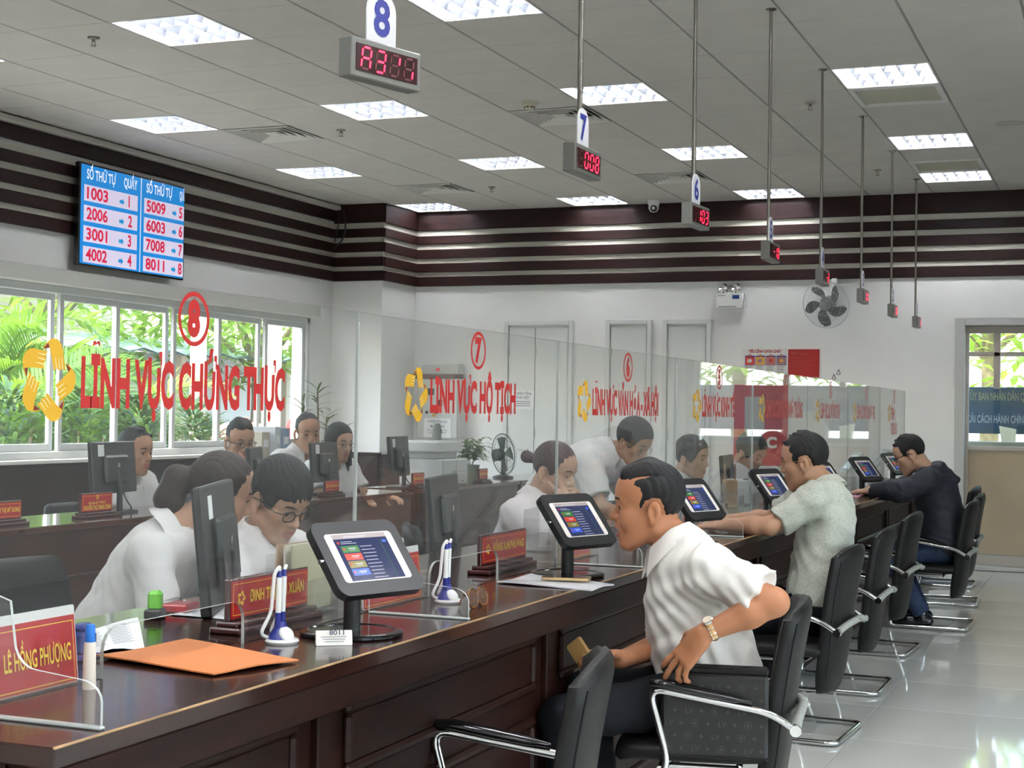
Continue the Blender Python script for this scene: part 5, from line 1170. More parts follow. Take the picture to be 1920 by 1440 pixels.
# side-view hair outlines, head space: forward, up, ear hole at the origin
HAIR = {
 'slick': [(.135,.104),(.108,.101),(.088,.098),(.076,.092),(.0705,.080),(.067,.066),(.062,.050),(.055,.034),(.050,.018),(.046,.006),(.037,.003),(.031,.016),(.022,.034),(.006,.043),(-.012,.044),(-.026,.032),(-.031,.010),(-.036,-.012),(-.052,-.026),(-.075,-.033),(-.12,-.034),(-.13,.20),(.14,.20)],
 'short': [(.125,.085),(.100,.082),(.078,.080),(.072,.045),(.052,.008),(.030,.008),(.020,.040),(-.012,.045),(-.028,.030),(-.034,-.015),(-.060,-.040),(-.12,-.045),(-.13,.20),(.14,.20)],
 'fringe': [(.14,.058),(.115,.052),(.085,.058),(.070,.030),(.055,.0),(.030,.002),(.020,.036),(-.012,.042),(-.028,.028),(-.036,-.02),(-.060,-.055),(-.12,-.060),(-.13,.22),(.15,.22)],
 'bald': [(.060,.050),(.052,.012),(.030,.010),(.020,.040),(-.012,.045),(-.028,.030),(-.034,-.012),(-.060,-.035),(-.12,-.04),(-.13,.125),(-.06,.125),(.0,.10)],
 'thin': [(.105,.118),(.085,.105),(.060,.092),(.060,.050),(.050,.012),(.030,.010),(.020,.040),(-.012,.045),(-.028,.030),(-.034,-.012),(-.060,-.035),(-.12,-.04),(-.13,.20),(.09,.20)],
 'bob': [(.13,.085),(.105,.080),(.088,.060),(.070,.020),(.050,-.015),(.030,-.010),(.018,.020),(-.012,.030),(-.030,.010),(-.038,-.040),(-.065,-.075),(-.125,-.075),(-.14,.22),(.14,.22)],
 'pulled': [(.13,.080),(.100,.078),(.082,.060),(.066,.025),(.045,.0),(.026,.006),(.020,.034),(-.012,.040),(-.028,.025),(-.036,-.025),(-.060,-.050),(-.12,-.045),(-.13,.20),(.14,.20)],
 'long': [(.13,.085),(.10,.082),(.080,.055),(.062,.0),(.052,-.06),(.048,-.13),(-.02,-.16),(-.115,-.16),(-.13,.20),(.14,.20)],
}
SKIN = {}
def skin_mat(nm, c):
    m = mat('skin_'+nm, c, .48, noise=.10, nscale=9, bump=.12, bscale=90, spec=.35); return m
M_hair = mat('hair_black', (.007,.0065,.007), .50, noise=.5, nscale=60, stretch=(1,1,6), bump=.9, bscale=240, spec=.35); M_hairb = mat('hair_brown', (.022,.011,.008), .48, noise=.4, nscale=30, bump=.8, bscale=220, spec=.35); M_hairr = mat('hair_wine', (.040,.009,.012), .48, noise=.4, nscale=30, bump=.8, bscale=220, spec=.35)
M_eye = mat('eye_white', (.72,.70,.66), .15); M_iris = mat('iris', (.012,.008,.006), .1); M_lip = mat('lip', (.40,.14,.11), .4); M_tooth = mat('tooth', (.82,.80,.74), .2); M_brow = mat('brow', (.020,.015,.013), .6)
def head_axes(face, tilt=0.0):
    F = nrm(face); U = V3(0,0,1); U = nrm(U-F*(U@F)); L = np.cross(U, F)
    if tilt: c, s_ = math.cos(tilt), math.sin(tilt); L, U = L*c+U*s_, U*c-L*s_
    return F, L, U
def person(label, P, face, tilt=0, hs=1.0, hair='short', hairm=None, skin=('a', (.42,.22,.13)), top=None, sleeve=.6, cuff=None, hem=None, trousers=None, h=.009, hh=.006, female=False, glasses=None, smile=False, hands=None, shoes=None, extra=None, belly=.0, loose=1.0, wr=1.0, hood=False, collar=True, base=None, longsleeve=False, buttons=False, lips=True, untuck=.12):
    J = {k: np.asarray(v, float) for k, v in P.items()}; F, L, U = head_axes(face, tilt); E = J['head']
    root = empty('person', tuple(base if base is not None else (J['pelvis'][0], J['pelvis'][1], 0)), 0, label, 'person', 'people at the counters'); o = np.array(root.location)
    msk = skin_mat(*skin); hairm = hairm or M_hair
    W = lambda f, l, u: E+hs*(F*f+L*l+U*u)
    R3 = (F, L, U)
    # ---- head and neck
    lo = np.minimum(E-.15*hs, J['neck']-.10); hi = np.maximum(E+.17*hs, J['neck']+.10); A = Field(lo, hi, hh); fm = .93 if female else 1.0
    A.ell(W(.012,0,.060), hs*V3(.100,.077*fm,.090), R3, 0); A.ell(W(.055,0,.055), hs*V3(.063,.062,.058), R3, .03*hs)
    A.ell(W(.052,0,-.030), hs*V3(.056,.058*fm,.068), R3, .03*hs)
    for s_ in (-1, 1):
        A.cone(W(.0,s_*.052*fm,-.045), W(.070,s_*.018,-.096), .022*hs*fm, .018*hs, .03*hs)
        A.cone(W(.103,s_*.012,.034), W(.088,s_*.045,.032), .011*hs*fm, .010*hs, .014*hs)
        A.ell(W(.072,s_*.044*fm,-.010), hs*V3(.026,.022,.024), R3, .02*hs)
        A.ell(W(.1105,s_*.013,-.021), hs*V3(.010,.0085,.008), R3, .008*hs)
        A.ell(W(.118,s_*.032,.012), hs*V3(.019,.018,.0125), R3, .010*hs, 's')
    A.ell(W(.084,0,-.092), hs*V3(.021,.022,.020), R3, .022*hs)
    A.cone(W(.108,0,.018), W(.124,0,-.017), .008*hs, .0125*hs, .012*hs)
    A.ell(W(.090,0,-.052), hs*V3(.025,.030,.026), R3, .02*hs)
    for s_ in (-1, 1):
        A.cone(W(.1145,0,-.0465 if not smile else -.0445), W(.101,s_*.022,-.051), .0062*hs, .004*hs, .006*hs); A.cone(W(.1125,0,-.0635) if not smile else W(.108,0,-.0715), W(.100,s_*.020,-.058), .0068*hs, .004*hs, .006*hs)
        mr = .0062 if smile else .0016; A.cone(W(.120,0,-.0555 if not smile else -.058), W(.102,s_*.021 if not smile else s_*.024,-.0545 if not smile else -.0555), mr*hs, mr*hs*.6, .003*hs, 's')
        # eyelids, ears
        A.cone(W(.1030,s_*.019,.0155), W(.1045,s_*.031,.0195), .0036*hs, .0042*hs, .004*hs); A.cone(W(.1045,s_*.031,.0195), W(.094,s_*.047,.0125), .0040*hs, .0036*hs, .004*hs)
        A.cone(W(.1020,s_*.020,.0055), W(.0955,s_*.045,.0055), .0038*hs, .0034*hs, .005*hs)
        A.ell(W(-.004,s_*.082*fm,.004), hs*V3(.020,.0075,.033), R3, .008*hs); A.ell(W(.002,s_*.079*fm,-.026), hs*V3(.010,.007,.012), R3, .008*hs)
        A.ell(W(.002,s_*.0915*fm,.003), hs*V3(.0115,.0095,.021), R3, .004*hs, 's'); A.ell(W(.012,s_*.084*fm,.0), hs*V3(.006,.006,.010), R3, .005*hs)
    if smile:
        for s_ in (-1, 1):
            A.ell(W(.080,s_*.040,-.026), hs*V3(.022,.020,.020), R3, .014*hs); A.cone(W(.108,s_*.020,-.024), W(.088,s_*.036,-.058), .0028*hs, .0022*hs, .008*hs, 's'); A.cone(W(.088,s_*.053,.010), W(.076,s_*.060,.014), .0014*hs, .001*hs, .003*hs, 's')
        for q in range(3): A.cone(W(.1215,-.03,.058+.012*q), W(.1215,.03,.058+.012*q), .0016*hs, .0016*hs, .006*hs, 's')
    A.cone(W(-.026,0,-.045), J['neck'], .052*hs*fm, .056*fm, .03); A.cone(J['neck'], J['neck']+(J['chest']-J['neck'])*.35, .058*fm, .085, .03)
    hv, hf = A.mesh()
    # ---- arms with hands
    parts = [(hv-o, hf)]; lipc = W(.110,0,-.056)
    for sd in ('L', 'R'):
        if 'el'+sd not in J: continue
        sh, el, wr_ = J['sh'+sd], J['el'+sd], J['wr'+sd]; hd = (hands or {}).get(sd); hdir = nrm(hd['dir']) if hd else nrm(wr_-el)
        lo = np.minimum.reduce([sh, el, wr_, wr_+hdir*.22])-.09; hi = np.maximum.reduce([sh, el, wr_, wr_+hdir*.22])+.09; Bf = Field(lo, hi, hd.get('h', h*.8) if hd else h)
        Bf.cone(sh, el, .050*(fm if female else 1), .040*fm, .02); fo = el+(wr_-el)*.35; Bf.cone(el, fo, .041*fm, .043*fm, .02); Bf.cone(fo, wr_, .042*fm, .027*fm, .02)
        if hd:
            up = nrm(np.asarray(hd['up'], float)-hdir*(np.asarray(hd['up'])@hdir)); sv = np.cross(hdir, up)*(1 if sd == 'L' else -1)*hd.get('flip', 1)   # sv: towards the thumb
            hz = hd.get('s', 1.0); pm = wr_+hdir*.05*hz
            Bf.cone(wr_, wr_+hdir*.03*hz, .026*fm, .028*hz, .02, flat=(up, 1.35))
            for q in (-.027,-.009,.009,.026): Bf.cone(wr_+hdir*.02*hz+sv*q*.75*hz, wr_+hdir*.088*hz+sv*q*hz, .0155*hz, .0125*hz, .014, flat=(up, 1.15))
            cur = hd.get('curl', .5); spread = hd.get('spread', .12)
            for k, (q, ln) in enumerate(((.028,.070),(.0095,.078),(-.0095,.072),(-.0275,.057))):
                b = wr_+hdir*.090*hz+sv*q*hz; d = nrm(hdir+sv*(1.5-k)*spread*.4); an = 0; cc = cur[k] if isinstance(cur, (list, tuple)) else cur; rr = .0092*hz*(1 if k < 3 else .88)
                for (fr, cf) in ((.45,.35),(.30,.8),(.25,.9)):
                    an += cc*cf; dd = d*math.cos(an)-up*math.sin(an); e2 = b+dd*ln*fr*hz; Bf.cone(b, e2, rr, rr*.92, .004); b = e2; rr *= .92
            tb = wr_+hdir*.022*hz+sv*.024*hz-up*.006; t1 = tb+nrm(hdir*.62+sv*.75-up*hd.get('thumb', .35))*.042*hz; t2 = t1+nrm(hdir*.9+sv*.25-up*hd.get('thumb', .35)*1.3)*.032*hz; t3 = t2+nrm(hdir*1.0-sv*.1-up*hd.get('thumb', .35)*1.5)*.024*hz
            Bf.cone(tb, t1, .0155*hz, .0115*hz, .010); Bf.cone(t1, t2, .0112*hz, .0102*hz, .005); Bf.cone(t2, t3, .0102*hz, .0082*hz, .004)
        else: Bf.ell(wr_+hdir*.05, (.06,.04,.03), (hdir, *frame_np(hdir)), .02)
        av, af = Bf.mesh(); parts.append((av-o, af))
    # ---- hidden trunk that joins head, arms and hips under the clothes
    T = Field(np.minimum.reduce([J['pelvis'], J['chest'], J['neck'], J['shL'], J['shR']])-.2, np.maximum.reduce([J['pelvis'], J['chest'], J['neck'], J['shL'], J['shR']])+.15, .022)
    T.cone(J['neck'], J['chest'], .06, .10, .04); T.cone(J['chest'], J['pelvis'], .10, .10, .05); T.cone(J['shL'], J['shR'], .05, .05, .05)
    tv_, tf_ = T.mesh(); parts.append((tv_-o, tf_))
    def midx(c):
        p = (c+o-E)/hs; f, l, u = p@F, p@L, p@U
        lp = (f > .098) & (np.abs(l) < .024-.25*np.abs(u+.0565)) & (u < -.042) & (u > (-.078 if smile else -.0725)); return np.where(lp & lips, 1, 0)
    me = np_mesh('body', parts, [msk, M_lip], midx); link('body', me, root)
    # ---- eyes, brows, teeth
    for s_ in (-1, 1):
        ey = MB().lathe([(.0005,.0118),(.004,.0112),(.008,.0085),(.0108,.004),(.0115,0),(.0108,-.004)], o=tuple(W(.0935,s_*.0318,.0120)-o), axis=tuple(F+L*s_*.12-U*.1), n=14, caps=True)
        eo = ey.build('eye', M_eye, root, smooth=60); MB().lathe([(.0004,.0124),(.004,.0120),(.0072,.0104)], o=tuple(W(.0935,s_*.0318,.0120)-o), axis=tuple(F+L*s_*.10-U*.12), n=12, caps=False).build('iris', M_iris, eo)
        MB().tube([W(.1045,s_*.019,.0135)-o, W(.1082,s_*.030,.0172)-o, W(.1035,s_*.041,.0150)-o, W(.0955,s_*.0475,.0105)-o], [.0010*hs,.0017*hs,.0017*hs,.0008*hs], 6).build('eyelash', M_brow, eo, smooth=60)
        bp = [W(.1175,s_*.012,.0375)-o, W(.1135,s_*.028,.0425)-o, W(.1035,s_*.043,.0405)-o, W(.093,s_*.053,.034)-o]; MB().tube(bp, [.0034*hs,.0048*hs,.0044*hs,.0015*hs], 6).build('eyebrow', M_brow, root, smooth=60)
    if smile: MB().tube([W(.098,-.016,-.0535)-o, W(.105,-.010,-.0535)-o, W(.1095,0,-.0535)-o, W(.105,.010,-.0535)-o, W(.098,.016,-.0535)-o], .0046*hs, 8).build('teeth', M_tooth, root, smooth=60)
    # ---- hair
    HF = Field(E-.20*hs-(.12 if hair in ('long',) else 0), E+.20*hs, hh)
    poly = HAIR[hair]
    def hf_(d, X, Y, Z):
        x, y, z = (X-E[0])/hs, (Y-E[1])/hs, (Z-E[2])/hs; f = x*F[0]+y*F[1]+z*F[2]; l = x*L[0]+y*L[1]+z*L[2]; u = x*U[0]+y*U[1]+z*U[2]
        st = .0016*np.sin(l*420+7*np.sin(f*30))*np.clip(u*12, 0, 1)+.0012*np.sin((f*1.0+u*.5)*330+5*np.sin(l*40))*np.clip(1-u*9, 0, 1)
        pd = poly_sd(poly, f+.0015*np.sin(l*90)+.0016*np.sin(u*420+3*np.sin(f*90)), u+(.0 if hair == 'slick' else .03)*np.abs(l)*np.clip(f*14, 0, 1)); a_, b_ = d/hs+st, pd; q = np.maximum(.010-np.abs(a_-b_), 0)/.010
        return (np.maximum(a_, b_)+q*q*.0025)*hs
    vol = {'slick': (.1025,.0795,.0965), 'short': (.105,.082,.096), 'fringe': (.112,.089,.106), 'bald': (.102,.0805,.092), 'thin': (.103,.081,.095), 'bob': (.112,.090,.104), 'pulled': (.105,.083,.097), 'long': (.108,.090,.104)}[hair]
    HF.ell(W(.010,0,.060), hs*V3(*vol), R3, 0, fn=hf_)
    if hair == 'slick':
        HF.cone(W(.088,-.025,.118), W(.02,-.02,.140), .017*hs, .022*hs, .03*hs); HF.cone(W(.086,.028,.115), W(.02,.035,.132), .014*hs, .018*hs, .03*hs)
        HF.cone(W(.072,.062,.098), W(.0,.068,.113), .0028*hs, .0034*hs, .004*hs, 's'); HF.cone(W(.0,.068,.113), W(-.045,.060,.110), .0034*hs, .002*hs, .004*hs, 's')
    if hair == 'short':
        
        for q in range(6):
            a = q*1.9; f_ = .085-.016*q; l_ = .038*math.cos(a); u_ = .060+.097*math.sqrt(max(.05, 1-((f_-.01)/.106)**2-(l_/.083)**2)); HF.cone(W(f_-.02,l_,u_-.010), W(f_+.012,l_*1.1,u_+.001), .013*hs, .006*hs, .016*hs)
    if hair == 'long':
        for s_ in (-1, 1): HF.cone(W(.0,s_*.075,.05), W(.012,s_*.088,-.17), .028*hs, .020*hs, .03*hs); HF.cone(W(.045,s_*.072,.06), W(.045,s_*.090,-.13), .018*hs, .014*hs, .02*hs)
    for (a_, b_, ra, rb) in (extra or []): HF.cone(W(*a_), W(*b_), ra*hs, rb*hs, .012*hs)
    v, f = HF.mesh()
    if len(f): link('hair', np_mesh('hair', [(v-o, f)], [hairm]), root)
    # ---- glasses
    if glasses:
        gm = mat('glasses_'+glasses, {'black': (.01,.01,.012), 'gold': (.75,.52,.22), 'clear': (.45,.45,.45)}[glasses], .25, metal=0 if glasses == 'black' else 1)
        g = MB(); r_ = .0018 if glasses == 'black' else .0011; lens = []
        for s_ in (-1, 1):
            pts = [W(.119-.10*abs(p[0])**1.5*1.1, p[0], p[1])-o for p in rrect(.045,.034,.014,5,s_*.034,.010)]; g.tube(pts, r_*hs, 6, closed=True); lens.append(pts)
            g.tube([W(.1095,s_*.056,.016)-o, W(.095,s_*.079,.018)-o, W(.02,s_*.085,.020)-o, W(-.012,s_*.086,.012)-o], r_*1.1*hs, 6)
        g.tube([W(.118,-.0115,.014)-o, W(.122,0,.017)-o, W(.118,.0115,.014)-o], r_*hs, 6); go = g.build('glasses', gm, root, smooth=60)
        for pts in lens: MB().add(pts, [tuple(range(len(pts)))]).build('lens', glass_mat('lens', (.97,.98,.98), .8, .01), go)
    # ---- top garment
    if top:
        nm, mt = top; ks = ['neck','chest','pelvis','shL','shR']+[k for k in ('elL','elR','wrL','wrR') if k in J]; pts = np.array([J[k] for k in ks]); Sf = Field(pts.min(0)-.22, pts.max(0)+.22, h)
        ch, pv, nk, sl, sr = J['chest'], J['pelvis'], J['neck'], J['shL'], J['shR']; sp = nrm(nk-pv); lat = nrm((sl-sr)-sp*((sl-sr)@sp)); fr_ = np.cross(lat, sp); A3 = (fr_, lat, sp); w = np.linalg.norm(sl-sr)/2
        Sf.ell(ch, (.125*loose,w*.98,.19), A3, 0); Sf.cone(sl-sp*.005, sr-sp*.005, .062, .062, .06); Sf.cone(nk-sp*.02, ch, .068, .11, .06)
        mid = (ch+pv)/2; Sf.ell(mid+fr_*belly, ((.135+belly)*loose,w*.90*loose**.5,.20), A3, .06); Sf.ell(pv+sp*.02, (.145*loose,w*.92*loose**.5,.17), A3, .06, )
        if female: 
            for s_ in (-1, 1): Sf.ell(ch+fr_*.085+lat*s_*.07-sp*.03, (.055,.06,.06), A3, .05)
        for sd in ('L', 'R'):
            if 'el'+sd not in J: continue
            sh, el, wr_ = J['sh'+sd], J['el'+sd], J['wr'+sd]
            if sleeve <= 1.0: en = sh+(el-sh)*sleeve; Sf.cone(sh, sh+(el-sh)*max(sleeve+.15, .3), .074*loose**.5, .069*loose, .045, clip=(en, el-sh))
            else:
                Sf.cone(sh, el, .070*loose**.5, .060*loose, .045); en = el+(wr_-el)*(sleeve-1); Sf.cone(el, el+(wr_-el)*min(1.0, sleeve-1+.1), .060*loose, .045*loose, .03, clip=(en, wr_-el))
        hz = pv-sp*untuck
        ph = rng.uniform(0, 6, 6)
        def wrk(X, Y, Z):
            q = 3.1*np.sin(X*9+ph[0])+2.6*np.sin(Y*8+ph[1]+Z*5); n1 = np.sin((X*.35+Y*.4+Z)*62+2.2*np.sin(X*17+ph[2]-Z*6)+q); n2 = np.sin((X*.9-Y*.5+Z*.75)*88+2.5*np.sin(Z*21+ph[3])+q*1.3); n3 = np.sin((X-Z*.6)*26+ph[4]+2*np.sin(Y*14))
            return wr*(.0024*n1*np.abs(n3)+.0016*n2+.0035*n3)
        Sf.disp(wrk)
        # waist hem cut
        X, Y, Z = Sf.ax[0][:, None, None], Sf.ax[1][None, :, None], Sf.ax[2][None, None, :]; cutd = -((X-hz[0])*sp[0]+(Y-hz[1])*sp[1]+(Z-hz[2])*sp[2]); near = (np.abs((X-pv[0]))+np.abs(Y-pv[1]) < .45)
        Sf.d = np.where(near, np.maximum(Sf.d, cutd.astype(np.float32)), Sf.d)
        Sf.cone(nk+sp*.16, nk-sp*.01, .064*hs, .058, .012, 's'); Sf.cone(W(.05,0,-.12), nk+fr_*.055-sp*.035, .05, .026, .02, 's')
        v, f = Sf.mesh(); so = link(nm, np_mesh(nm, [(v-o, f)], [mt]), root)
        if collar:      # a two leaf shirt collar folded down round the neck
            cb_ = MB(); n = 18; rings = []; nk2 = J['neck']; axn = nrm(nrm(W(-.026,0,-.045)-nk2)*.6+sp*.6); frn = nrm(fr_-axn*(fr_@axn)); ltn = np.cross(axn, frn)
            for i in range(n+1):
                a = math.radians(27+306*i/n); dr = frn*math.cos(a)+ltn*math.sin(a); opn = max(0, math.cos(a)); fl = abs(i/n-.5)*2
                top_ = nk2+dr*(.066*hs+.004)+axn*(.038-.030*opn)+frn*.006; fold = nk2+dr*(.073*hs+.005)+axn*(.036-.028*opn)+frn*.006
                drop = .050+.035*fl**4; bot = nk2+dr*(.092*hs+.010+.030*opn)+axn*(-.012-.9*drop*opn*.8)+frn*.012*opn; inn = nk2+dr*.060*hs-axn*.02+frn*.012*opn
                rings.append([inn-o, top_-o, fold-o, bot-o, bot-o-dr*.004])
            cb_.loft(rings, caps=True); cb_.build('collar', mt, so, smooth=70)
        if buttons:
            for k in range(5):
                p_ = nk-sp*(.05+.075*k)+fr_*(.16+.02*math.sin(k)); b_ = so; d_ = _surf(Sf, nk-sp*(.07+.085*k), fr_)
                MB().lathe([(.001,.002),(.005,.002),(.0055,.0)], o=tuple(d_-o), axis=tuple(fr_), n=12).build('button', M_whitep, so)
    # ---- trousers and shoes
    if trousers and 'knL' in J:
        nm, mt = trousers; ks = ['pelvis','hipL','hipR','knL','knR','anL','anR']; pts = np.array([J[k] for k in ks]); Tf = Field(pts.min(0)-.18, pts.max(0)+.18, h*1.25)
        sp = nrm(J['chest']-J['pelvis']); Tf.ell(J['pelvis']-V3(0,0,.02), (.15,.15,.12), None, 0)
        for sd in ('L', 'R'): Tf.cone(J['hip'+sd], J['kn'+sd], .092, .066, .05); Tf.cone(J['kn'+sd], J['an'+sd]+V3(0,0,.02), .067, .056, .03, clip=(J['an'+sd]+V3(0,0,.01), J['an'+sd]-J['kn'+sd]))
        ph2 = rng.uniform(0, 6, 4)
        Tf.disp(lambda X, Y, Z: .003*np.sin((X+Z*.8)*40+3*np.sin(Y*20+ph2[0])+ph2[1])+.002*np.sin((X*.5-Z)*75+3*np.sin(X*11)))
        v, f = Tf.mesh(); link(nm, np_mesh(nm, [(v-o, f)], [mt]), root)
        for sd in ('L', 'R'):
            an = J['an'+sd]; fd = nrm(J.get('toe'+sd, an+V3(face[0], face[1], 0)*.15)-an); fd[2] = 0; fd = nrm(fd); Q = Field(an-.26, an+.26, .008); z0 = an[2]-.075
            Q.cone(V3(*(an-fd*.04)[:2], z0+.045), V3(*(an+fd*.09)[:2], z0+.040), .040, .042, .03, flat=((0,0,1), 1.1)); Q.cone(V3(*(an+fd*.09)[:2], z0+.04), V3(*(an+fd*.16)[:2], z0+.032), .044, .034, .03, flat=((0,0,1), 1.25)); Q.cone(an+V3(0,0,.02), an-V3(0,0,.03), .040, .042, .03)
            v, f = Q.mesh(); link('shoe', np_mesh('shoe', [(v-o, f)], [shoes or M_gblack]), root)
    if hood:
        G = Field(J['neck']-.2, J['neck']+.22, h); b = J['neck']-nrm(V3(face[0], face[1], 0))*.075+V3(0,0,.005)
        lt = nrm(np.cross((0,0,1), face)); G.cone(b-lt*.085, b+lt*.085, .042, .042, .03); G.cone(b, b-nrm(V3(face[0], face[1], 0))*.11-V3(0,0,.06), .066, .034, .04); G.cone(b-lt*.08, J['neck']+nrm(V3(face[0],face[1],0))*.05-lt*.07-V3(0,0,.01), .032, .018, .03); G.cone(b+lt*.08, J['neck']+nrm(V3(face[0],face[1],0))*.05+lt*.07-V3(0,0,.01), .032, .018, .03)
        G.disp(lambda X, Y, Z: .003*np.sin(Z*70+3*np.sin(X*20))); v, f = G.mesh(); link('hood', np_mesh('hood', [(v-o, f)], [top[1]]), root)
    return root
def frame_np(d):
    x, y, _ = frame_from(Vector(d)); return np.array(x), np.array(y)
def _surf(Fd, p, n):
    p = np.asarray(p, float).copy(); n = nrm(n)
    for _ in range(90):
        i = np.round((p-Fd.lo)/Fd.h).astype(int)
        if (i < 0).any() or (i >= Fd.n).any() or Fd.d[tuple(i)] > 0: break
        p += n*.004
    return p
M_shw = mat('shirt_white', (.78,.755,.71), .75, bump=.1, bscale=400); M_shs = mat('shirt_staff', (.68,.675,.67), .75, bump=.1, bscale=400)
M_shp = mat('shirt_pinkish', (.68,.64,.65), .75); M_shg = mat('shirt_mint', (.47,.49,.42), .75, noise=.16, nscale=95); M_jnavy = mat('jacket_navy', (.010,.012,.022), .7, bump=.2, bscale=200)
M_trk = mat('trousers_black', (.007,.008,.011), .8, bump=.15, bscale=300, spec=.15); M_jean = mat('denim', (.018,.035,.085), .8, noise=.25, nscale=25)
TAN = ('tan', (.42,.180,.090)); FAIR = ('fair', (.49,.29,.195)); MID = ('mid', (.43,.235,.145))
UPZ = (0,0,1)
# --- customer in the white shirt
person('man in a white short sleeved shirt leaning in to smile, hand on a dark bag', dict(head=(-1.375,4.62,1.095), neck=(-1.318,4.625,1.004), chest=(-1.245,4.63,.850), pelvis=(-1.185,4.66,.560), shL=(-1.150,4.455,.940), elL=(-.945,4.40,.862), wrL=(-1.140,4.345,.765), shR=(-1.320,4.80,.925), elR=(-1.315,4.74,.690), wrR=(-1.440,4.50,.645), hipL=(-1.22,4.58,.535), hipR=(-1.22,4.75,.535), knL=(-1.555,4.30,.49), knR=(-1.57,4.56,.52), anL=(-1.50,4.27,.08), anR=(-1.52,4.58,.08)),
  face=(-.97,-.22,.0), hs=1.05, hair='slick', skin=TAN, top=('shirt', M_shw), sleeve=.80, trousers=('trousers', M_trk), h=.0065, hh=.0036, smile=True, belly=.018, loose=1.06, wr=1.8, buttons=True, untuck=.10,
  hands={'L': dict(dir=(-.62,-.02,-.78), up=(-.35,-.85,.30), curl=[.30,.22,.55,.7], spread=.45, s=1.12, h=.0038, thumb=.5), 'R': dict(dir=(-.80,-.55,.10), up=(-.35,.60,.70), curl=.85, h=.005, thumb=.5)})
# --- customer in the pale green shirt
person('man in a pale green short sleeved shirt writing at the counter, gold glasses', dict(head=(-1.36,7.05,1.181), neck=(-1.285,7.04,1.085), chest=(-1.262,7.0,.93), pelvis=(-1.30,6.92,.565), shL=(-1.30,6.83,1.035), elL=(-1.475,6.76,.912), wrL=(-1.700,6.80,.905), shR=(-1.36,7.20,1.045), elR=(-1.56,7.22,.915), wrR=(-1.72,7.02,.915), hipL=(-1.32,6.83,.53), hipR=(-1.32,7.01,.53), knL=(-1.57,6.80,.47), knR=(-1.57,7.05,.47), anL=(-1.50,6.80,.08), anR=(-1.50,7.05,.08)),
  face=(-.985,.10,-.10), hs=1.02, hair='short', skin=MID, top=('shirt', M_shg), sleeve=.82, trousers=('trousers', M_trk), h=.009, hh=.0045, glasses='gold', belly=.0, loose=.97, wr=1.5, untuck=.15,
  hands={'L': dict(dir=(-1,.05,-.08), up=(.05,-.2,1), curl=.5, h=.006), 'R': dict(dir=(-.9,-.3,-.1), up=(0,.1,1), curl=.7, h=.006)})
# --- customer in the navy jacket
person('man in a dark navy hooded jacket and black glasses bent over the counter', dict(head=(-1.345,10.67,1.150), neck=(-1.255,10.67,1.050), chest=(-1.190,10.67,.895), pelvis=(-1.14,10.69,.56), shL=(-1.225,10.48,1.0), elL=(-1.390,10.36,.918), wrL=(-1.60,10.45,.912), shR=(-1.25,10.86,1.0), elR=(-1.42,10.96,.92), wrR=(-1.62,10.80,.912), hipL=(-1.16,10.60,.53), hipR=(-1.16,10.78,.53), knL=(-1.50,10.55,.48), knR=(-1.50,10.84,.48), anL=(-1.26,10.50,.085), anR=(-1.30,10.80,.085)),
  face=(-.93,.02,-.36), hs=1.02, hair='short', skin=FAIR, top=('jacket', M_jnavy), sleeve=1.95, trousers=('jeans', M_jean), h=.010, hh=.006, glasses='black', hood=True, collar=False, loose=1.2, wr=1.3, untuck=.10,
  hands={'L': dict(dir=(-1,.1,-.05), up=(0,-.1,1), curl=.6, h=.0075), 'R': dict(dir=(-1,-.2,-.05), up=(0,.1,1), curl=.6, h=.0075)})
# --- clerks behind the screen
person('clerk with a brown ponytail in a white shirt leaning in beside the big monitor', dict(head=(-2.955,4.545,1.085), neck=(-3.060,4.47,.985), chest=(-3.125,4.44,.83), pelvis=(-3.27,4.42,.56), shL=(-3.07,4.63,.91), elL=(-2.84,4.70,.79), wrL=(-2.66,4.66,.80), shR=(-3.02,4.27,.905), elR=(-2.93,4.22,.665), wrR=(-2.72,4.30,.775)),
  face=(.80,.55,-.20), hs=1.10, hair='pulled', hairm=M_hairb, skin=FAIR, top=('blouse', M_shs), sleeve=1.12, h=.010, hh=.006, female=True, loose=1.15, extra=[((-.085,0,.055),(-.125,0,.040),.030,.042),((-.125,0,.040),(-.135,.0,-.03),.044,.048),((-.135,0,-.03),(-.115,0,-.10),.048,.030)],
  hands={'L': dict(dir=(1,.0,-.1), up=UPZ, curl=.6, h=.008), 'R': dict(dir=(1,.1,-.1), up=UPZ, curl=.6, h=.008)})
person('short haired clerk with glasses in a white shirt looking down to write', dict(head=(-2.70,4.53,1.085), neck=(-2.765,4.56,.975), chest=(-2.79,4.57,.825), pelvis=(-2.86,4.60,.55), shL=(-2.77,4.76,.90), elL=(-2.60,4.86,.76), wrL=(-2.42,4.70,.80), shR=(-2.80,4.37,.895), elR=(-2.66,4.28,.72), wrR=(-2.46,4.40,.80)),
  face=(.80,-.28,-.42), hs=1.06, hair='fringe', skin=FAIR, top=('shirt', M_shs), sleeve=.75, h=.010, hh=.005, glasses='black', female=True, loose=1.15,
  hands={'L': dict(dir=(1,-.3,-.05), up=UPZ, curl=.7, h=.008), 'R': dict(dir=(1,.2,-.05), up=UPZ, curl=.7, h=.008)})
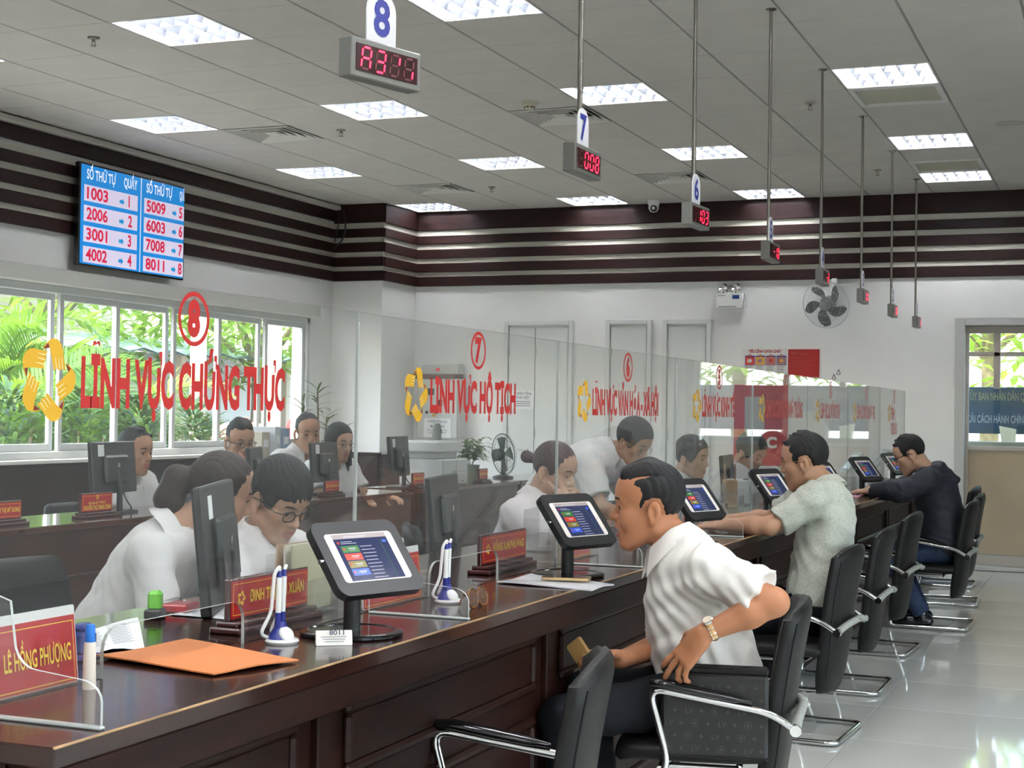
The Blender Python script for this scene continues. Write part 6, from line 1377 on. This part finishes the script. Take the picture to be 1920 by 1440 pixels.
person('clerk with a wine red hair bun resting her chin on her hand', dict(head=(-2.495,6.66,1.120), neck=(-2.545,6.64,1.010), chest=(-2.58,6.63,.86), pelvis=(-2.68,6.62,.55), shL=(-2.56,6.83,.94), elL=(-2.40,6.86,.80), wrL=(-2.36,6.72,.98), shR=(-2.57,6.44,.935), elR=(-2.38,6.42,.80), wrR=(-2.38,6.56,1.0)),
  face=(.93,-.12,-.22), hs=1.02, hair='pulled', hairm=M_hairr, skin=FAIR, top=('blouse', M_shp), sleeve=.85, h=.010, hh=.006, female=True, loose=1.12, extra=[((-.10,0,.045),(-.135,0,.045),.022,.030)],
  hands={'R': dict(dir=(-.25,.45,.6), up=(.8,-.2,.1), curl=1.1, h=.008), 'L': dict(dir=(.1,-.7,.3), up=(.9,.1,.1), curl=1.1, h=.008)})
person('standing woman in a white shirt bending over the desk, gold glasses', dict(head=(-2.545,8.04,1.245), neck=(-2.650,8.02,1.195), chest=(-2.765,8.00,1.115), pelvis=(-2.98,7.97,.93), shL=(-2.72,8.19,1.13), elL=(-2.58,8.26,.93), wrL=(-2.42,8.22,.82), shR=(-2.71,7.82,1.13), elR=(-2.62,7.77,.91), wrR=(-2.44,7.86,.80), hipL=(-2.98,8.06,.90), hipR=(-2.98,7.88,.90), knL=(-2.98,8.07,.48), knR=(-2.98,7.88,.48), anL=(-3.02,8.07,.08), anR=(-3.02,7.88,.08)),
  face=(.86,-.22,-.45), hs=.98, hair='bob', skin=MID, top=('blouse', M_shs), sleeve=.80, trousers=('skirt', M_trk), h=.011, hh=.006, female=True, glasses='gold', loose=1.12,
  hands={'L': dict(dir=(.8,-.1,-.4), up=(.2,0,1), curl=.6, h=.009), 'R': dict(dir=(.8,.1,-.4), up=(.2,0,1), curl=.6, h=.009)})
def seated(label, head, yaw, face, hand_face=False, lean=.04, arms=True, rise=0, wrz=None, **kw):
    hx, hy, hz = head; f = V3(math.cos(yaw), math.sin(yaw), 0); l = V3(-math.sin(yaw), math.cos(yaw), 0); hd = V3(hx, hy, hz); nk = hd-f*.05-V3(0,0,.105)
    P = dict(head=hd, neck=nk, chest=nk-f*.035-V3(0,0,.155), pelvis=nk-f*(.06+lean)-V3(0,0,.46), shL=nk+l*.185-V3(0,0,.065), shR=nk-l*.185-V3(0,0,.065))
    for s_, sg in (('L', 1), ('R', -1)):
        P['el'+s_] = P['sh'+s_]+f*.13+l*sg*.05-V3(0,0,.22); P['wr'+s_] = P['el'+s_]+f*.22-l*sg*.08+V3(0,0,.05)
    hands = {s_: dict(dir=f-V3(0,0,.1), up=UPZ, curl=.5, h=.010) for s_ in 'LR'}
    if hand_face: P['elR'] = P['shR']+f*.18-V3(0,0,.20); P['wrR'] = hd+f*.135-V3(0,0,.14)-l*.03; hands['R'] = dict(dir=V3(-.35,.0,.9)*1.0 if 0 else -f*.25+l*.25+V3(0,0,.8), up=f, curl=1.1, h=.009)
    return person(label, P, face, hands=hands, h=.013, hh=.007, **kw)
seated('man in a white shirt looking right, at the left end of the back row', (-5.19,7.15,1.135), .05, (.97,-.12,-.04), hair='short', skin=MID, top=('shirt', M_shs), hs=1.0)
seated('man with glasses covering his mouth with his fist in the back row', (-5.16,8.20,1.185), -.15, (.80,-.55,-.16), True, hair='slick', skin=MID, top=('shirt', mat('shirt_bluish', (.66,.70,.76), .75)), glasses='black', hs=1.04)
seated('balding man in a white shirt in the back row looking at the camera side', (-5.30,9.30,1.225), -.35, (.72,-.66,-.10), hair='thin', skin=MID, top=('shirt', M_shs), hs=1.04)
seated('long haired woman with glasses seated right of the balding man', (-4.965,9.13,1.165), -.2, (.90,-.38,-.08), hair='long', skin=FAIR, top=('blouse', M_shs), female=True, glasses='clear', hs=.98)
seated('clerk with dark hair facing right behind the third screen panel', (-2.56,9.33,1.120), .05, (.97,-.15,-.08), hair='bob', skin=FAIR, top=('blouse', M_shs), female=True, hs=1.02)
seated('clerk in a white shirt bent down behind the fourth screen panel', (-2.45,10.46,1.140), .05, (.85,-.30,-.40), hair='bob', skin=FAIR, top=('blouse', M_shs), female=True, hs=1.04)
# --- things worn, held or carried by the customers
e = empty('wrist_watch', (-1.118, 4.353, .777), 0, 'steel and gold wrist watch on the smiling man in white', 'watch')
ax = nrm(V3(-1.140,4.345,.765)-V3(-.945,4.40,.862)); x_, y_ = frame_np(ax); m = MB(); m2 = MB()
for k in range(26):
    a = 2*PI*k/26; c = x_*math.cos(a)*.036+y_*math.sin(a)*.033; R = Matrix((Vector(ax), Vector(x_*-math.sin(a)+y_*math.cos(a)), Vector(x_*math.cos(a)+y_*math.sin(a)))).transposed()
    (m if k % 2 else m2).box(tuple(c), (.018,.0078,.004), bev=.001, rot=R); m.box(tuple(c*1.03), (.007,.0082,.004), bev=.001, rot=R)
m.build('gold_links', mat('watch_gold', (.80,.50,.25), .2, metal=1), e); m2.build('steel_links', M_chrome, e)
dn = nrm(V3(.15,-.45,.85)-ax*(V3(.15,-.45,.85)@ax)); MB().lathe([(.001,.0),(.017,.0),(.018,.003),(.017,.008),(.014,.009),(.001,.009)], o=tuple(dn*.033), axis=tuple(dn), n=24).build('watch_case', M_chrome, e, smooth=40); MB().lathe([(.001,.0096),(.0135,.0093)], o=tuple(dn*.033), axis=tuple(dn), n=20).build('dial', mat('dial', (.6,.52,.40), .2), e)
e = empty('clutch_bag', (-1.125, 4.425, .39), PI+.20, 'dark monogram clutch bag held upright under the left hand of the man in white', 'bag'); M_can = mat('monogram_canvas', (.011,.011,.010), .5, bump=.15, bscale=300); M_mono = mat('monogram_grey', (.050,.050,.047), .6)
MB().box((0,0,.125), (.315,.045,.25), bev=.010).build('body', M_can, e); MB().box((0,0,.258), (.315,.040,.022), bev=.006).build('top_flap', M_leather, e); MB().box((0,0,.004), (.317,.047,.010), bev=.003).build('trim', M_leather, e)
MB().tube([(-.15,.0,.272),(.15,.0,.272)], .0025, 6).build('zip', M_black, e)
p = MB(); O = (0,.0226,0); ux_, uz_ = NX, UZ; r_ = random.Random(3)
for i in range(8):
    for j in range(6):
        cx, cz = -.135+.039*i+(.0195 if j % 2 else 0), .028+.037*j; t_ = (i+j*3) % 4
        if cx > .145: continue
        if t_ == 0:
            R0, R1 = .0115, .0100; q = [(cx+R*math.cos(a), cz+R*math.sin(a)) for R in (R0, R1) for a in [2*PI*k/16 for k in range(16)]]; p.flat(q, [(k, (k+1) % 16, (k+1) % 16+16, k+16) for k in range(16)], O, ux_, uz_, 0, .0004)
        if t_ == 2: put_text(p, 'LV', .016, (O[0]-cx+.008, O[1], cz-.008), ux_, uz_, dz=.0004, bold=0)
        else: q = [(cx+(.0085 if k % 2 == 0 else .0028)*math.cos(k*PI/4), cz+(.0085 if k % 2 == 0 else .0028)*math.sin(k*PI/4)) for k in range(8)]; p.flat(q, [tuple(range(8))], O, ux_, uz_, 0, .0005)
p.build('monogram_print', M_mono, e)
tag(MB().prism(rrect(.055,.10,.008,4), (-1.535,4.40,.665), tuple(nrm(V3(.62,-.15,.5))), tuple(nrm(V3(-.5,-.1,.75))), .016).build('wallet', mat('wallet_tan', (.30,.17,.055), .55), smooth=40), 'small tan brown wallet in the right hand of the man in white', 'wallet')
